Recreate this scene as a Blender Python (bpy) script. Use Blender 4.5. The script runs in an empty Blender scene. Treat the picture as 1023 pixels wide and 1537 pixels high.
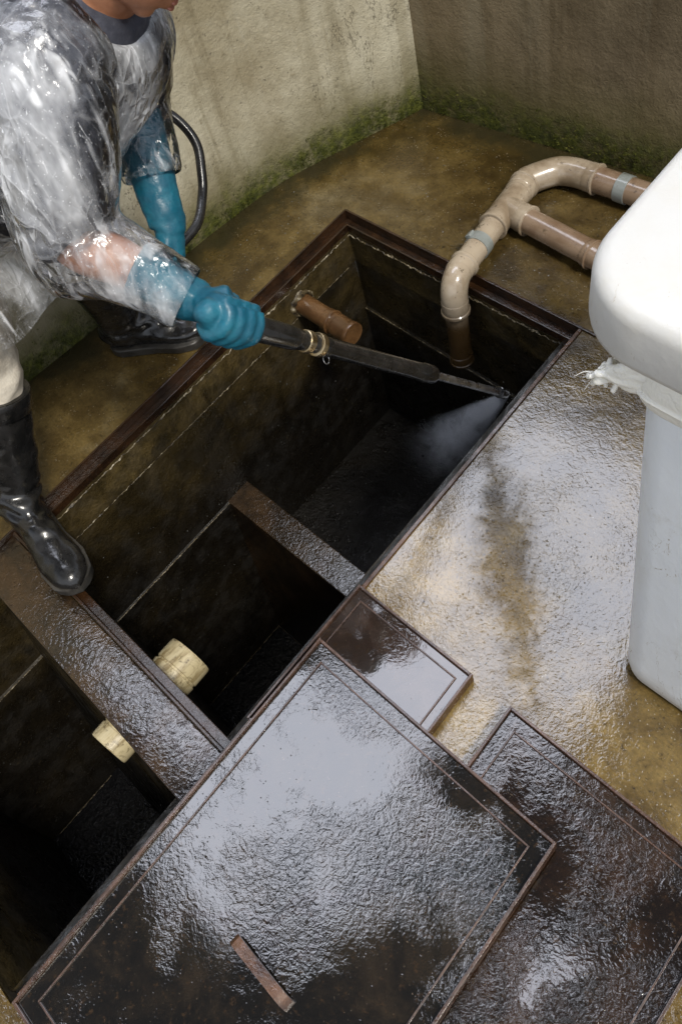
import bpy, bmesh, math, random
import numpy as np
from mathutils import Vector, Matrix, noise
random.seed(7)
SC = bpy.context.scene
COL = SC.collection
R = math.radians

# ------------------------------------------------------------------ camera
cam_d = bpy.data.cameras.new("camera")
cam = bpy.data.objects.new("camera", cam_d)
COL.objects.link(cam)
SC.camera = cam
ax = Vector((0.6892554, 0.6974483, -0.1961962))
ad = Vector((0.5170825, -0.6632174, -0.5410807))
af = Vector((-0.5074965, 0.2714932, -0.8177645))
M = Matrix.Identity(4)
for i in range(3):
    M[i][0], M[i][1], M[i][2] = ax[i], -ad[i], -af[i]
M[2][3] = 1.8
cam.matrix_world = M
cam_d.sensor_fit = 'VERTICAL'
cam_d.sensor_height = 24.0
cam_d.lens = 1350.0 / 1537.0 * 24.0
cam_d.clip_start = 0.02
cam_d.clip_end = 500

# ------------------------------------------------------------------ light
SUN_DIR = Vector((0.58, -0.06, 0.81)).normalized()      # towards the sun
el = math.asin(SUN_DIR.z)
azm = math.atan2(SUN_DIR.x, SUN_DIR.y)
w = bpy.data.worlds.new("World")
SC.world = w
w.use_nodes = True
nt = w.node_tree
for n_ in list(nt.nodes):
    nt.nodes.remove(n_)
out = nt.nodes.new("ShaderNodeOutputWorld")
bg = nt.nodes.new("ShaderNodeBackground")
bg.inputs["Strength"].default_value = 0.1
sky = nt.nodes.new("ShaderNodeTexSky")
sky.sky_type = 'NISHITA'
sky.sun_disc = False
sky.sun_elevation = el
sky.sun_rotation = azm
sky.air_density = 1.0
sky.dust_density = 1.0
tc = nt.nodes.new("ShaderNodeTexCoord")
nrm = nt.nodes.new("ShaderNodeVectorMath"); nrm.operation = 'NORMALIZE'
nt.links.new(tc.outputs["Generated"], nrm.inputs[0])
def glare_bank(d, scale):
    n = nt.nodes.new("ShaderNodeVectorMath"); n.operation = 'DISTANCE'
    nt.links.new(nrm.outputs[0], n.inputs[0])
    n.inputs[1].default_value = Vector(d).normalized()
    q = nt.nodes.new("ShaderNodeMath"); q.operation = 'MULTIPLY'
    nt.links.new(n.outputs["Value"], q.inputs[0]); q.inputs[1].default_value = scale
    return q.outputs[0]


def least(a, c):
    q = nt.nodes.new("ShaderNodeMath"); q.operation = 'SMOOTH_MIN'
    nt.links.new(a, q.inputs[0]); nt.links.new(c, q.inputs[1]); q.inputs[2].default_value = 0.05
    return q.outputs[0]


near = least(least(glare_bank((-0.38, 0.30, 0.88), 1.2), glare_bank((-0.40, 0.02, 0.91), 1.35)), glare_bank((-0.26, 0.40, 0.88), 1.15))  # bright cloud patches added where wet surfaces should mirror them
near = least(least(near, least(glare_bank((-0.42, 0.20, 0.88), 1.4), glare_bank((-0.47, 0.26, 0.84), 1.35))), least(glare_bank((-0.37, 0.45, 0.81), 1.25), glare_bank((-0.06, 0.06, 0.99), 4.6)))
cn = nt.nodes.new("ShaderNodeTexNoise")
cn.inputs["Scale"].default_value = 3.4
cn.inputs["Detail"].default_value = 5.0
cn.inputs["Roughness"].default_value = 0.6
nt.links.new(nrm.outputs[0], cn.inputs["Vector"])
ca = nt.nodes.new("ShaderNodeMath"); ca.operation = 'MULTIPLY_ADD'
nt.links.new(cn.outputs["Fac"], ca.inputs[0]); ca.inputs[1].default_value = 0.42
nt.links.new(near, ca.inputs[2])
cr = nt.nodes.new("ShaderNodeMapRange"); cr.interpolation_type = 'SMOOTHSTEP'
cr.inputs["From Min"].default_value = 0.485
cr.inputs["From Max"].default_value = 0.435
nt.links.new(ca.outputs[0], cr.inputs["Value"])
# thin cloud over the whole sky and an added bright bank
m1 = nt.nodes.new("ShaderNodeMix"); m1.data_type = 'RGBA'
sx = nt.nodes.new("ShaderNodeSeparateXYZ"); nt.links.new(nrm.outputs[0], sx.inputs[0])
veil = nt.nodes.new("ShaderNodeMapRange")          # thin cloud, thinned towards the zenith to darken reflections
veil.inputs["From Min"].default_value = 0.60; veil.inputs["From Max"].default_value = 0.93
veil.inputs["To Min"].default_value = 0.75; veil.inputs["To Max"].default_value = 0.06
nt.links.new(sx.outputs[2], veil.inputs["Value"])
nt.links.new(veil.outputs[0], m1.inputs["Factor"])
nt.links.new(sky.outputs[0], m1.inputs[6]); m1.inputs[7].default_value = (10.5, 11, 12, 1)
ov = nt.nodes.new("ShaderNodeMapRange"); ov.interpolation_type = 'SMOOTHSTEP'      # grey cloud added overhead to darken reflections on the hatches
ov.inputs["From Min"].default_value = 0.72; ov.inputs["From Max"].default_value = 0.90
ov.inputs["To Min"].default_value = 0.0; ov.inputs["To Max"].default_value = 0.8
nt.links.new(sx.outputs[2], ov.inputs["Value"])
mo = nt.nodes.new("ShaderNodeMix"); mo.data_type = 'RGBA'
nt.links.new(ov.outputs[0], mo.inputs["Factor"])
nt.links.new(m1.outputs[2], mo.inputs[6]); mo.inputs[7].default_value = (0.8, 0.85, 0.95, 1)
m2 = nt.nodes.new("ShaderNodeMix"); m2.data_type = 'RGBA'
nt.links.new(cr.outputs[0], m2.inputs["Factor"])
nt.links.new(mo.outputs[2], m2.inputs[6]); m2.inputs[7].default_value = (58, 60.5, 69, 1)
nt.links.new(m2.outputs[2], bg.inputs["Color"])
nt.links.new(bg.outputs[0], out.inputs[0])

sd = bpy.data.lights.new("sun", 'SUN')
sd.energy = 3.5
sd.angle = R(12)
sd.color = (1.0, 0.95, 0.86)
sun = bpy.data.objects.new("sun", sd)
sun.rotation_euler = (-SUN_DIR).to_track_quat('-Z', 'Y').to_euler()
sun.location = (3, 1, 6)
COL.objects.link(sun)

SC.view_settings.view_transform = 'Standard'
SC.view_settings.look = 'None'
SC.view_settings.exposure = 0.0
SC.view_settings.gamma = 1.0
SC.render.engine = 'CYCLES'
SC.cycles.use_denoising = True
SC.cycles.max_bounces = 10
SC.cycles.transparent_max_bounces = 16
SC.cycles.volume_step_rate = 1.0


# ------------------------------------------------------------------ node helpers
class NB:
    def __init__(self, name):
        self.m = bpy.data.materials.new(name)
        self.m.use_nodes = True
        self.t = self.m.node_tree
        for n in list(self.t.nodes):
            self.t.nodes.remove(n)
        self.out = self.t.nodes.new("ShaderNodeOutputMaterial")
        self.tc = self.t.nodes.new("ShaderNodeTexCoord")
        self.co = self.tc.outputs["Object"]

    def setv(self, sock, v):
        if v is None:
            return
        if hasattr(v, "links"):
            self.t.links.new(v, sock)
        elif isinstance(v, (tuple, list)) and len(v) == 3 and sock.type == 'RGBA':
            sock.default_value = (*v, 1)
        else:
            sock.default_value = v

    def noise(self, scale, detail=3, rough=0.55, dist=0.0, vec=None, col=False):
        n = self.t.nodes.new("ShaderNodeTexNoise")
        n.inputs["Scale"].default_value = scale
        n.inputs["Detail"].default_value = detail
        n.inputs["Roughness"].default_value = rough
        n.inputs["Distortion"].default_value = dist
        self.setv(n.inputs["Vector"], vec or self.co)
        return n.outputs["Color" if col else "Fac"]

    def voro(self, scale, feature='F1', vec=None, rnd=1.0):
        n = self.t.nodes.new("ShaderNodeTexVoronoi")
        n.feature = feature
        n.inputs["Scale"].default_value = scale
        n.inputs["Randomness"].default_value = rnd
        self.setv(n.inputs["Vector"], vec or self.co)
        return n.outputs["Distance"]

    def mapping(self, scale=(1, 1, 1), rot=(0, 0, 0), loc=(0, 0, 0), vec=None):
        n = self.t.nodes.new("ShaderNodeMapping")
        n.inputs["Scale"].default_value = scale
        n.inputs["Rotation"].default_value = rot
        n.inputs["Location"].default_value = loc
        self.setv(n.inputs["Vector"], vec or self.co)
        return n.outputs[0]

    def math(self, op, a, b=0.0, c=0.0, clamp=False):
        n = self.t.nodes.new("ShaderNodeMath")
        n.operation = op
        n.use_clamp = clamp
        self.setv(n.inputs[0], a); self.setv(n.inputs[1], b); self.setv(n.inputs[2], c)
        return n.outputs[0]

    def rng(self, v, a, b, c=0.0, d=1.0, smooth=True):
        n = self.t.nodes.new("ShaderNodeMapRange")
        n.interpolation_type = 'SMOOTHSTEP' if smooth else 'LINEAR'
        self.setv(n.inputs["Value"], v)
        for k, x in (("From Min", a), ("From Max", b), ("To Min", c), ("To Max", d)):
            self.setv(n.inputs[k], x)
        return n.outputs[0]

    def ramp(self, v, stops):
        n = self.t.nodes.new("ShaderNodeValToRGB")
        e = n.color_ramp.elements
        while len(e) < len(stops):
            e.new(0.5)
        for k, (p, c) in enumerate(stops):
            e[k].position = p
            e[k].color = (*c, 1)
        self.setv(n.inputs[0], v)
        return n.outputs[0]

    def mix(self, f, a, b, mode='MIX'):
        n = self.t.nodes.new("ShaderNodeMix")
        n.data_type = 'RGBA'
        n.blend_type = mode
        self.setv(n.inputs["Factor"], f)
        self.setv(n.inputs[6], a); self.setv(n.inputs[7], b)
        return n.outputs[2]

    def sep(self, v=None):
        n = self.t.nodes.new("ShaderNodeSeparateXYZ")
        self.setv(n.inputs[0], v or self.co)
        return n.outputs

    def bump(self, h, dist, strength=1.0, normal=None):
        n = self.t.nodes.new("ShaderNodeBump")
        n.inputs["Distance"].default_value = dist
        self.setv(n.inputs["Strength"], strength)
        self.setv(n.inputs["Height"], h)
        if normal is not None:
            self.setv(n.inputs["Normal"], normal)
        return n.outputs[0]

    def pbsdf(self, color, rough, normal=None, ior=1.45, spec=0.5, metal=0.0, coat=0.0, coat_rough=0.05, coat_normal=None,
              coat_ior=1.5, sss=0.0, sss_r=None, emit=None, link=True):
        p = self.t.nodes.new("ShaderNodeBsdfPrincipled")
        self.setv(p.inputs["Base Color"], color)
        self.setv(p.inputs["Roughness"], rough)
        self.setv(p.inputs["IOR"], ior)
        self.setv(p.inputs["Specular IOR Level"], spec)
        self.setv(p.inputs["Metallic"], metal)
        self.setv(p.inputs["Coat Weight"], coat)
        self.setv(p.inputs["Coat Roughness"], coat_rough)
        self.setv(p.inputs["Coat IOR"], coat_ior)
        if normal is not None:
            self.setv(p.inputs["Normal"], normal)
        if coat_normal is not None:
            self.setv(p.inputs["Coat Normal"], coat_normal)
        if sss:
            p.inputs["Subsurface Weight"].default_value = sss
            p.inputs["Subsurface Radius"].default_value = sss_r or (0.02, 0.02, 0.02)
            p.inputs["Subsurface Scale"].default_value = 1.0
        if link:
            self.t.links.new(p.outputs[0], self.out.inputs[0])
        return p.outputs[0]


def ripple(b, s=1.0, k=1.0):
    """height (about +-0.5) of a rippled film of running water"""
    n1 = b.noise(44 * s, 2, 0.5, 1.2)
    n2 = b.noise(105 * s, 3, 0.55, 1.0)
    return b.math('ADD', n1, b.math('MULTIPLY', n2, 0.55 * k))


MAT = {}


def make_materials():
    # ---- concrete floor, wet, with a film of water on the right slab
    b = NB("wet_concrete_floor")
    big = b.noise(2.3, 6, 0.62, 0.4)
    mid = b.noise(11, 5, 0.6)
    fine = b.noise(120, 3, 0.6)
    xs = b.sep()
    col = b.ramp(big, [(0.30, (0.042, 0.028, 0.008)), (0.46, (0.108, 0.070, 0.018)), (0.58, (0.175, 0.118, 0.036)), (0.75, (0.25, 0.20, 0.105))])
    col = b.mix(b.rng(mid, 0.38, 0.66), b.mix(1.0, col, (0.55, 0.52, 0.46), 'MULTIPLY'), col)
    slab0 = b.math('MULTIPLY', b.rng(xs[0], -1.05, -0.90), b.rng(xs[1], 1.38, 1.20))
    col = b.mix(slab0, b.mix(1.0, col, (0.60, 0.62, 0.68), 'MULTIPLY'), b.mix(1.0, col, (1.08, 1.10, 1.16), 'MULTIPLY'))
    pits = b.rng(b.noise(60, 4, 0.7), 0.30, 0.42)
    col = b.mix(pits, b.mix(1.0, col, (0.4, 0.38, 0.33), 'MULTIPLY'), col)
    col = b.mix(b.rng(fine, 0.35, 0.7), col, b.mix(1.0, col, (1.35, 1.32, 1.3), 'MULTIPLY'))
    # water film: right slab and along the pit; damp elsewhere
    slab = b.math('MULTIPLY', b.rng(xs[0], -1.15, -0.92), b.rng(xs[1], 1.40, 1.10))
    wetn = b.noise(3.1, 4, 0.55, 0.3)
    wet = b.math('MULTIPLY', slab, b.rng(wetn, 0.24, 0.36))
    wet = b.math('MAXIMUM', wet, b.math('MULTIPLY', b.rng(b.noise(2.6, 4, 0.6, vec=b.mapping(loc=(3, 1, 0))), 0.44, 0.60), 0.8))
    rip = ripple(b, 1.2)
    calm = b.rng(b.noise(3.7, 2, 0.5, vec=b.mapping(loc=(7, 2, 0))), 0.36, 0.60, 0.40, 1.0)
    nb = b.bump(b.math('ADD', mid, b.math('MULTIPLY', fine, 0.18)), 0.006, 0.8)
    dry = b.math('ADD', b.math('MULTIPLY', b.math('ABSOLUTE', b.math('ADD', b.math('ADD', b.math('MULTIPLY', xs[0], 0.66), b.math('MULTIPLY', xs[1], 0.75)), -0.085)), 1.0), b.math('MULTIPLY', b.math('ABSOLUTE', b.math('ADD', xs[0], 0.74)), 0.22))
    dry = b.rng(b.math('ADD', dry, b.math('MULTIPLY', b.math('SUBTRACT', b.noise(13, 6, 0.75, 0.6), 0.5), 0.20)), 0.105, 0.030)
    wet = b.math('MULTIPLY', wet, b.math('SUBTRACT', 1.0, b.math('MULTIPLY', dry, 0.15)))
    grit = b.math('ADD', b.math('MULTIPLY', b.noise(190, 3, 0.6), 0.30), b.math('MULTIPLY', b.rng(b.voro(75, vec=b.mapping(loc=(3, 8, 1))), 0.20, 0.06), -0.32))
    nw = b.bump(b.math('ADD', rip, grit), 0.0013, b.math('MAXIMUM', calm, b.math('MULTIPLY', dry, 1.6)))
    nsel = b.t.nodes.new("ShaderNodeMix"); nsel.data_type = 'VECTOR'
    b.setv(nsel.inputs["Factor"], wet); b.setv(nsel.inputs[4], nb); b.setv(nsel.inputs[5], nw)
    rgh = b.rng(wet, 0.0, 1.0, 0.34, 0.045, False)
    dots = b.rng(b.voro(95), 0.17, 0.07)
    agg = b.math('MULTIPLY', dots, b.rng(b.noise(30, 2, vec=b.mapping(loc=(2, 5, 1))), 0.46, 0.58))
    col = b.mix(b.math('MULTIPLY', agg, 0.5), col, (0.035, 0.026, 0.012))
    flk = b.math('MULTIPLY', b.rng(b.voro(110, vec=b.mapping(loc=(3, 3, 3))), 0.22, 0.12), b.rng(b.noise(24, 2, vec=b.mapping(loc=(8, 5, 1))), 0.50, 0.60))
    col = b.mix(b.math('MULTIPLY', flk, 0.6), col, (0.30, 0.26, 0.19))
    # grime in the corner, darker along the foot of the walls
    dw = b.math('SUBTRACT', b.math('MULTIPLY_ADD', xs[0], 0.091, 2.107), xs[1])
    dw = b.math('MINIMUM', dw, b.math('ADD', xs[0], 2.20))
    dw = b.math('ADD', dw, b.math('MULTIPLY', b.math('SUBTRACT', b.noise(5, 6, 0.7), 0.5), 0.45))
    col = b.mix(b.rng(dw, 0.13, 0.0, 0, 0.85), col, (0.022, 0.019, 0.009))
    spc = b.math('MULTIPLY', b.rng(wet, 0.1, 0.6, 0.30, 0.5), b.math('SUBTRACT', 1.0, b.math('MULTIPLY', dry, 0.7)))
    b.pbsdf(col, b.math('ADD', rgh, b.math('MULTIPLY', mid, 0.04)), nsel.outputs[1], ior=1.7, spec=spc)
    MAT['floor'] = b.m

    # ---- boundary walls
    def wall(name, c0, c1, mz, side):
        b = NB(name)
        big = b.noise(2.0, 6, 0.65, 0.5)
        st = b.noise(5.0, 5, 0.6, vec=b.mapping(scale=(1, 1, 0.16)))
        fine = b.noise(140, 3, 0.65)
        mid = b.noise(22, 6, 0.7)
        col = b.mix(b.rng(big, 0.32, 0.68), c0, c1)
        col = b.mix(b.rng(st, 0.42, 0.72, 0, 0.55), col, b.mix(1.0, col, (0.52, 0.46, 0.36), 'MULTIPLY'))
        col = b.mix(b.rng(mid, 0.60, 0.72, 0, 0.6), col, b.mix(1.0, col, (0.5, 0.47, 0.40), 'MULTIPLY'))
        col = b.mix(b.rng(b.noise(50, 5, 0.75), 0.30, 0.40, 0.65, 0), col, (0.06, 0.05, 0.035))
        drip = b.noise(1.0, 5, 0.65, 0.2, vec=b.mapping(scale=(13, 13, 0.9)))
        col = b.mix(b.rng(drip, 0.50, 0.66, 0, 0.55), col, b.mix(1.0, col, (0.56, 0.53, 0.46), 'MULTIPLY'))
        drip2 = b.noise(1.0, 5, 0.65, 0.2, vec=b.mapping(scale=(9, 9, 0.5), loc=(4, 2, 1)))
        col = b.mix(b.rng(drip2, 0.56, 0.70, 0, 0.45), col, (0.50, 0.48, 0.41) if side == 0 else (0.27, 0.235, 0.16))
        crk = b.math('MULTIPLY', b.rng(b.math('ABSOLUTE', b.math('SUBTRACT', b.noise(2.6, 6, 0.7, 0.6, vec=b.mapping(scale=(1, 1, .6), loc=(1, 9, 2))), 0.5)), 0.006, 0.0), b.rng(b.noise(2.0, 2), 0.50, 0.60))
        col = b.mix(b.math('MULTIPLY', crk, 0.7), col, (0.07, 0.06, 0.04))
        z = b.sep()[2]
        zz = b.math('SUBTRACT', z, b.math('MULTIPLY', b.math('SUBTRACT', b.noise(4.5, 6, 0.7), 0.5), mz * 2.6))
        stain = b.rng(zz, mz * 3.6, mz * 0.5)
        col = b.mix(b.math('MULTIPLY', stain, 0.80), col, (0.105, 0.090, 0.030))
        moss = b.math('MULTIPLY', b.rng(zz, mz * 1.7, mz * 0.3), b.rng(b.noise(13, 6, 0.8), 0.30, 0.56))
        mcol = b.ramp(b.noise(45, 4, 0.7), [(0.3, (0.018, 0.022, 0.003)), (0.5, (0.058, 0.066, 0.007)), (0.72, (0.14, 0.145, 0.02))])
        col = b.mix(moss, col, mcol)
        h = b.math('ADD', b.math('MULTIPLY', mid, 1.0), b.math('MULTIPLY', fine, 0.25))
        h = b.math('ADD', h, b.math('MULTIPLY', moss, b.math('MULTIPLY', b.noise(150, 3, 0.7), 1.4)))
        b.pbsdf(col, 0.62, b.bump(h, 0.008, 0.9), spec=0.35)
        return b.m
    MAT['wall_l'] = wall("stained_render_wall", (0.28, 0.24, 0.155), (0.49, 0.455, 0.345), 0.082, 0)
    MAT['wall_r'] = wall("grimy_shaded_wall", (0.15, 0.115, 0.068), (0.26, 0.205, 0.125), 0.095, 1)  # darker base tones carry the shade on this wall

    # ---- pit lining: slimy dark concrete
    b = NB("slimy_pit_concrete")
    big = b.noise(3.0, 6, 0.65, 0.6)
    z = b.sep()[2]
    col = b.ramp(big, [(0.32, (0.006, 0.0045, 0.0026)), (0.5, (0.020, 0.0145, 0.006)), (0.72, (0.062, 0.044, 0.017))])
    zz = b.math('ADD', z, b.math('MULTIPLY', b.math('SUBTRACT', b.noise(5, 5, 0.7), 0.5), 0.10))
    depth_shade = b.rng(zz, -0.26, -0.52)  # pit shade put into the colour, blackening with depth
    col = b.mix(b.math('MULTIPLY', depth_shade, 0.85), col, (0.005, 0.0042, 0.0034))
    up = b.rng(z, -0.157, -0.150)
    upc = b.mix(b.rng(b.noise(9, 5, 0.7), 0.35, 0.65), (0.022, 0.016, 0.006), (0.085, 0.060, 0.022))
    col = b.mix(b.math('MULTIPLY', up, b.rng(b.noise(4, 4, 0.6), 0.3, 0.6, 0.35, 0.95)), col, upc)
    run = b.rng(b.noise(1.0, 5, 0.65, vec=b.mapping(scale=(16, 16, 2.2))), 0.52, 0.68, 0, 0.6)
    col = b.mix(run, col, b.mix(1.0, col, (0.35, 0.33, 0.30), 'MULTIPLY'))
    col = b.mix(b.rng(b.noise(70, 4, 0.75), 0.62, 0.72, 0, 0.35), col, (0.10, 0.075, 0.035))
    h = b.math('ADD', b.noise(26, 6, 0.7), b.math('MULTIPLY', b.noise(110, 3, 0.6), 0.35))
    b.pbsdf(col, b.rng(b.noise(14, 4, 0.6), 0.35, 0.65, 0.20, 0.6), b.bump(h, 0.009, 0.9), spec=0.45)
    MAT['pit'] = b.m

    # ---- pit water
    b = NB("dark_pit_water")
    b.pbsdf((0.004, 0.004, 0.005), 0.04, b.bump(ripple(b, 0.8), 0.006, 0.8), ior=1.36)
    MAT['water'] = b.m

    # ---- rusty wet steel
    def rust(name, dark, light, rough=0.28):
        b = NB(name)
        n = b.noise(14, 6, 0.7)
        col = b.mix(b.rng(n, 0.35, 0.68), dark, light)
        col = b.mix(b.rng(b.noise(80, 4, 0.7), 0.60, 0.74, 0, 0.45), col, (0.11, 0.048, 0.02))
        h = b.math('ADD', b.noise(55, 5, 0.7), b.math('MULTIPLY', b.noise(160, 2, 0.5, 0.5), 0.4))
        b.pbsdf(col, b.rng(b.noise(30, 4), 0.4, 0.65, rough * 0.6, rough * 1.5), b.bump(h, 0.003, 0.7), ior=1.55, coat=0.25, coat_rough=0.08)
        return b.m
    MAT['rust'] = rust("rusty_wet_steel", (0.011, 0.006, 0.0035), (0.036, 0.0165, 0.007), 0.18)
    MAT['rust_edge'] = rust("flaking_rust_edge", (0.030, 0.013, 0.007), (0.11, 0.050, 0.022), 0.35)
    MAT['lip'] = rust("bronze_edge_steel", (0.030, 0.015, 0.009), (0.085, 0.043, 0.025), 0.3)

    # ---- lid sheets under a film of water
    def lid(name, dark, light, s, calm_loc, amp, ior, c0=0.38, c1=0.60):
        b = NB(name)
        n = b.noise(7, 6, 0.7, 0.5)
        col = b.mix(b.rng(n, 0.40, 0.68), dark, light)
        col = b.mix(b.rng(b.noise(60, 5, 0.75), 0.56, 0.68, 0, 0.8), col, (0.036, 0.021, 0.010))
        col = b.mix(b.rng(b.noise(150, 3, 0.7), 0.66, 0.74, 0, 0.8), col, (0.11, 0.085, 0.06))
        rip = ripple(b, s)
        calm = b.rng(b.noise(4.6, 4, 0.6, 0.5, vec=b.mapping(loc=calm_loc)), c0, c1, 0.12, 1.0)
        spk = b.rng(b.voro(85), 0.16, 0.05)
        keep = b.rng(b.noise(30, 2, vec=b.mapping(loc=(2, 5, 1))), 0.50, 0.60)
        h = b.math('ADD', rip, b.math('MULTIPLY', b.math('MULTIPLY', spk, keep), -0.9))
        nw = b.bump(h, amp, calm)
        b.pbsdf(col, b.math('MULTIPLY_ADD', n, 0.04, 0.015), nw, ior=ior)
        return b.m
    MAT['lid_big'] = lid("wet_steel_sheet", (0.006, 0.005, 0.0035), (0.020, 0.014, 0.008), 1.4, (0, 0, 0), 0.0009, 1.72, 0.44, 0.62)
    MAT['lid_small'] = lid("wet_brown_sheet", (0.022, 0.015, 0.012), (0.050, 0.034, 0.027), 1.1, (4, 1, 0), 0.0006, 1.72)
    MAT['lid_side'] = lid("wet_rusty_sheet", (0.008, 0.005, 0.003), (0.028, 0.014, 0.007), 1.15, (1, 6, 0), 0.0014, 1.66, 0.36, 0.6)
    MAT['beam'] = lid("wet_rusty_plate", (0.014, 0.009, 0.005), (0.045, 0.026, 0.012), 1.1, (2, 2, 0), 0.0020, 1.70, 0.3, 0.5)

    # ---- lime / mortar edge, also pale strips painted as water glints
    b = NB("lime_and_glint")
    n = b.noise(40, 5, 0.7)
    col = b.ramp(n, [(0.40, (0.02, 0.014, 0.008)), (0.54, (0.11, 0.085, 0.045)), (0.70, (0.45, 0.40, 0.30))])
    b.pbsdf(col, 0.3, b.bump(b.noise(90, 4, 0.7), 0.004, 0.9))
    MAT['lime'] = b.m

    # ---- pvc pipes
    def pvc(name, c, dirt, dz=None, rough=0.22):
        b = NB(name)
        n = b.noise(9, 5, 0.65)
        col = b.mix(b.rng(n, 0.42, 0.68, 0, 0.75), c, b.mix(1.0, c, dirt, 'MULTIPLY'))
        col = b.mix(b.rng(b.noise(45, 5, 0.75), 0.60, 0.68, 0, 0.75), col, (0.05, 0.033, 0.016))
        if dz:
            z = b.sep()[2]
            zz = b.math('ADD', z, b.math('MULTIPLY', b.math('SUBTRACT', b.noise(14, 4, 0.7), 0.5), 0.1))
            col = b.mix(b.rng(zz, dz[0], dz[1]), col, (0.045, 0.026, 0.010))
        b.pbsdf(col, b.rng(n, 0.4, 0.7, rough, rough * 1.8), b.bump(b.noise(35, 4, 0.6), 0.0012, 0.5), ior=1.5, coat=0.7, coat_rough=0.09, coat_ior=1.5)
        return b.m
    MAT['pvc'] = pvc("tan_pvc", (0.37, 0.305, 0.225), (0.42, 0.35, 0.26), (0.03, -0.12))
    MAT['pvc_brown'] = pvc("brown_pvc", (0.235, 0.165, 0.11), (0.6, 0.5, 0.4))
    MAT['pvc_rust'] = pvc("stained_brown_pvc", (0.13, 0.066, 0.026), (0.3, 0.25, 0.2))
    b = NB("dirty_cream_pvc")
    n = b.noise(1.0, 5, 0.7, vec=b.mapping(scale=(60, 9, 60)))
    col = b.mix(b.rng(n, 0.46, 0.66), (0.46, 0.39, 0.235), (0.22, 0.165, 0.075))
    col = b.mix(b.rng(b.noise(38, 6, 0.8, 1.0), 0.54, 0.64, 0, 0.85), col, (0.07, 0.05, 0.022))
    b.pbsdf(col, 0.4, b.bump(b.noise(40, 5, 0.7), 0.001, 0.6))
    MAT['pvc_cream'] = b.m
    MAT['clamp'] = pvc("grey_clamp_band", (0.23, 0.25, 0.24), (0.6, 0.6, 0.55), None, 0.35)

    # ---- bin plastic, liner
    def plastic(name, c, ds):
        b = NB(name)
        st = b.noise(7, 5, 0.65, vec=b.mapping(scale=(1, 1, 0.35)))
        col = b.mix(b.rng(st, 0.46, 0.74, 0, 0.28), c, (0.50, 0.45, 0.34))
        blot = b.rng(b.noise(5, 6, 0.75, 0.8, vec=b.mapping(loc=(6, 1, 3))), 0.52, 0.72, 0, 0.35)
        col = b.mix(blot, col, (0.50, 0.47, 0.40))
        sc = b.rng(b.noise(24, 6, 0.8, 1.5, vec=b.mapping(scale=(1, 1, 0.4), loc=(1, 4, 2))), 0.63, 0.70, 0, 0.7)
        col = b.mix(sc, col, (0.30, 0.22, 0.12))
        scr = b.math('MULTIPLY', b.rng(b.math('ABSOLUTE', b.math('SUBTRACT', b.noise(3.2, 5, 0.6, 1.0, vec=b.mapping(scale=(2.2, 2.2, .7), loc=(2, 3, 4))), 0.5)), 0.004, 0.0), b.rng(b.noise(4, 3), 0.50, 0.62))
        col = b.mix(b.math('MULTIPLY', scr, 0.6), col, (0.35, 0.31, 0.24))
        z = b.sep()[2]
        foot = b.rng(b.math('ADD', z, b.math('MULTIPLY', b.noise(12, 4), 0.10)), 0.13, 0.05, 0, 0.6)
        col = b.mix(foot, col, (0.32, 0.26, 0.15))
        b.pbsdf(col, b.rng(st, 0.3, 0.7, 0.32, 0.5), b.bump(b.noise(9, 5, 0.65), 0.004, 0.6), sss=0.2, sss_r=(0.03, 0.03, 0.025))
        return b.m
    MAT['bin'] = plastic("bluish_bin_plastic", (0.80, 0.83, 0.85), 1)
    MAT['bin_lid'] = plastic("cream_bin_plastic", (0.52, 0.51, 0.48), 1)
    b = NB("white_liner_film")
    b.pbsdf((0.82, 0.80, 0.72), 0.35, b.bump(b.noise(40, 4, 0.6, 1.0), 0.004, 0.7), sss=0.2, sss_r=(0.02, 0.02, 0.015))
    MAT['liner'] = b.m

    # ---- black rubber, plastics, metals
    def simple(name, c0, c1, rough, bs, bd, ior=1.5, metal=0.0, coat=0.0, ns=18):
        b = NB(name)
        n = b.noise(ns, 5, 0.65)
        col = b.mix(b.rng(n, 0.38, 0.68), c0, c1)
        b.pbsdf(col, b.rng(b.noise(ns * 1.7, 4), 0.35, 0.65, rough * 0.7, rough * 1.4), b.bump(b.noise(bs, 4, 0.6), bd, 0.7), ior=ior, metal=metal, coat=coat)
        return b.m
    MAT['boot'] = simple("black_boot_rubber", (0.006, 0.006, 0.006), (0.016, 0.015, 0.014), 0.24, 22, 0.003, 1.5, 0, 0.25)
    MAT['sole'] = simple("dusty_boot_sole", (0.020, 0.019, 0.017), (0.05, 0.045, 0.038), 0.45, 60, 0.002)
    MAT['hose'] = simple("black_hose_rubber", (0.008, 0.008, 0.008), (0.018, 0.017, 0.016), 0.25, 50, 0.001)
    MAT['lance'] = simple("scuffed_black_plastic", (0.008, 0.008, 0.008), (0.020, 0.019, 0.018), 0.24, 50, 0.0004, 1.5, 0, 0.3, 26)
    MAT['brass'] = simple("dull_brass", (0.32, 0.24, 0.13), (0.52, 0.42, 0.26), 0.3, 60, 0.0008, 1.5, 1.0)
    MAT['steel'] = simple("dull_steel", (0.30, 0.30, 0.30), (0.5, 0.5, 0.5), 0.3, 60, 0.0006, 1.5, 0.9)
    MAT['glove'] = simple("teal_rubber_glove", (0.006, 0.080, 0.128), (0.011, 0.125, 0.180), 0.42, 34, 0.004, 1.5)
    MAT['skin'] = simple("tanned_skin", (0.30, 0.125, 0.062), (0.40, 0.185, 0.10), 0.42, 120, 0.0008)
    MAT['lips'] = simple("lip_skin", (0.27, 0.095, 0.062), (0.32, 0.12, 0.08), 0.35, 120, 0.0005)
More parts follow.
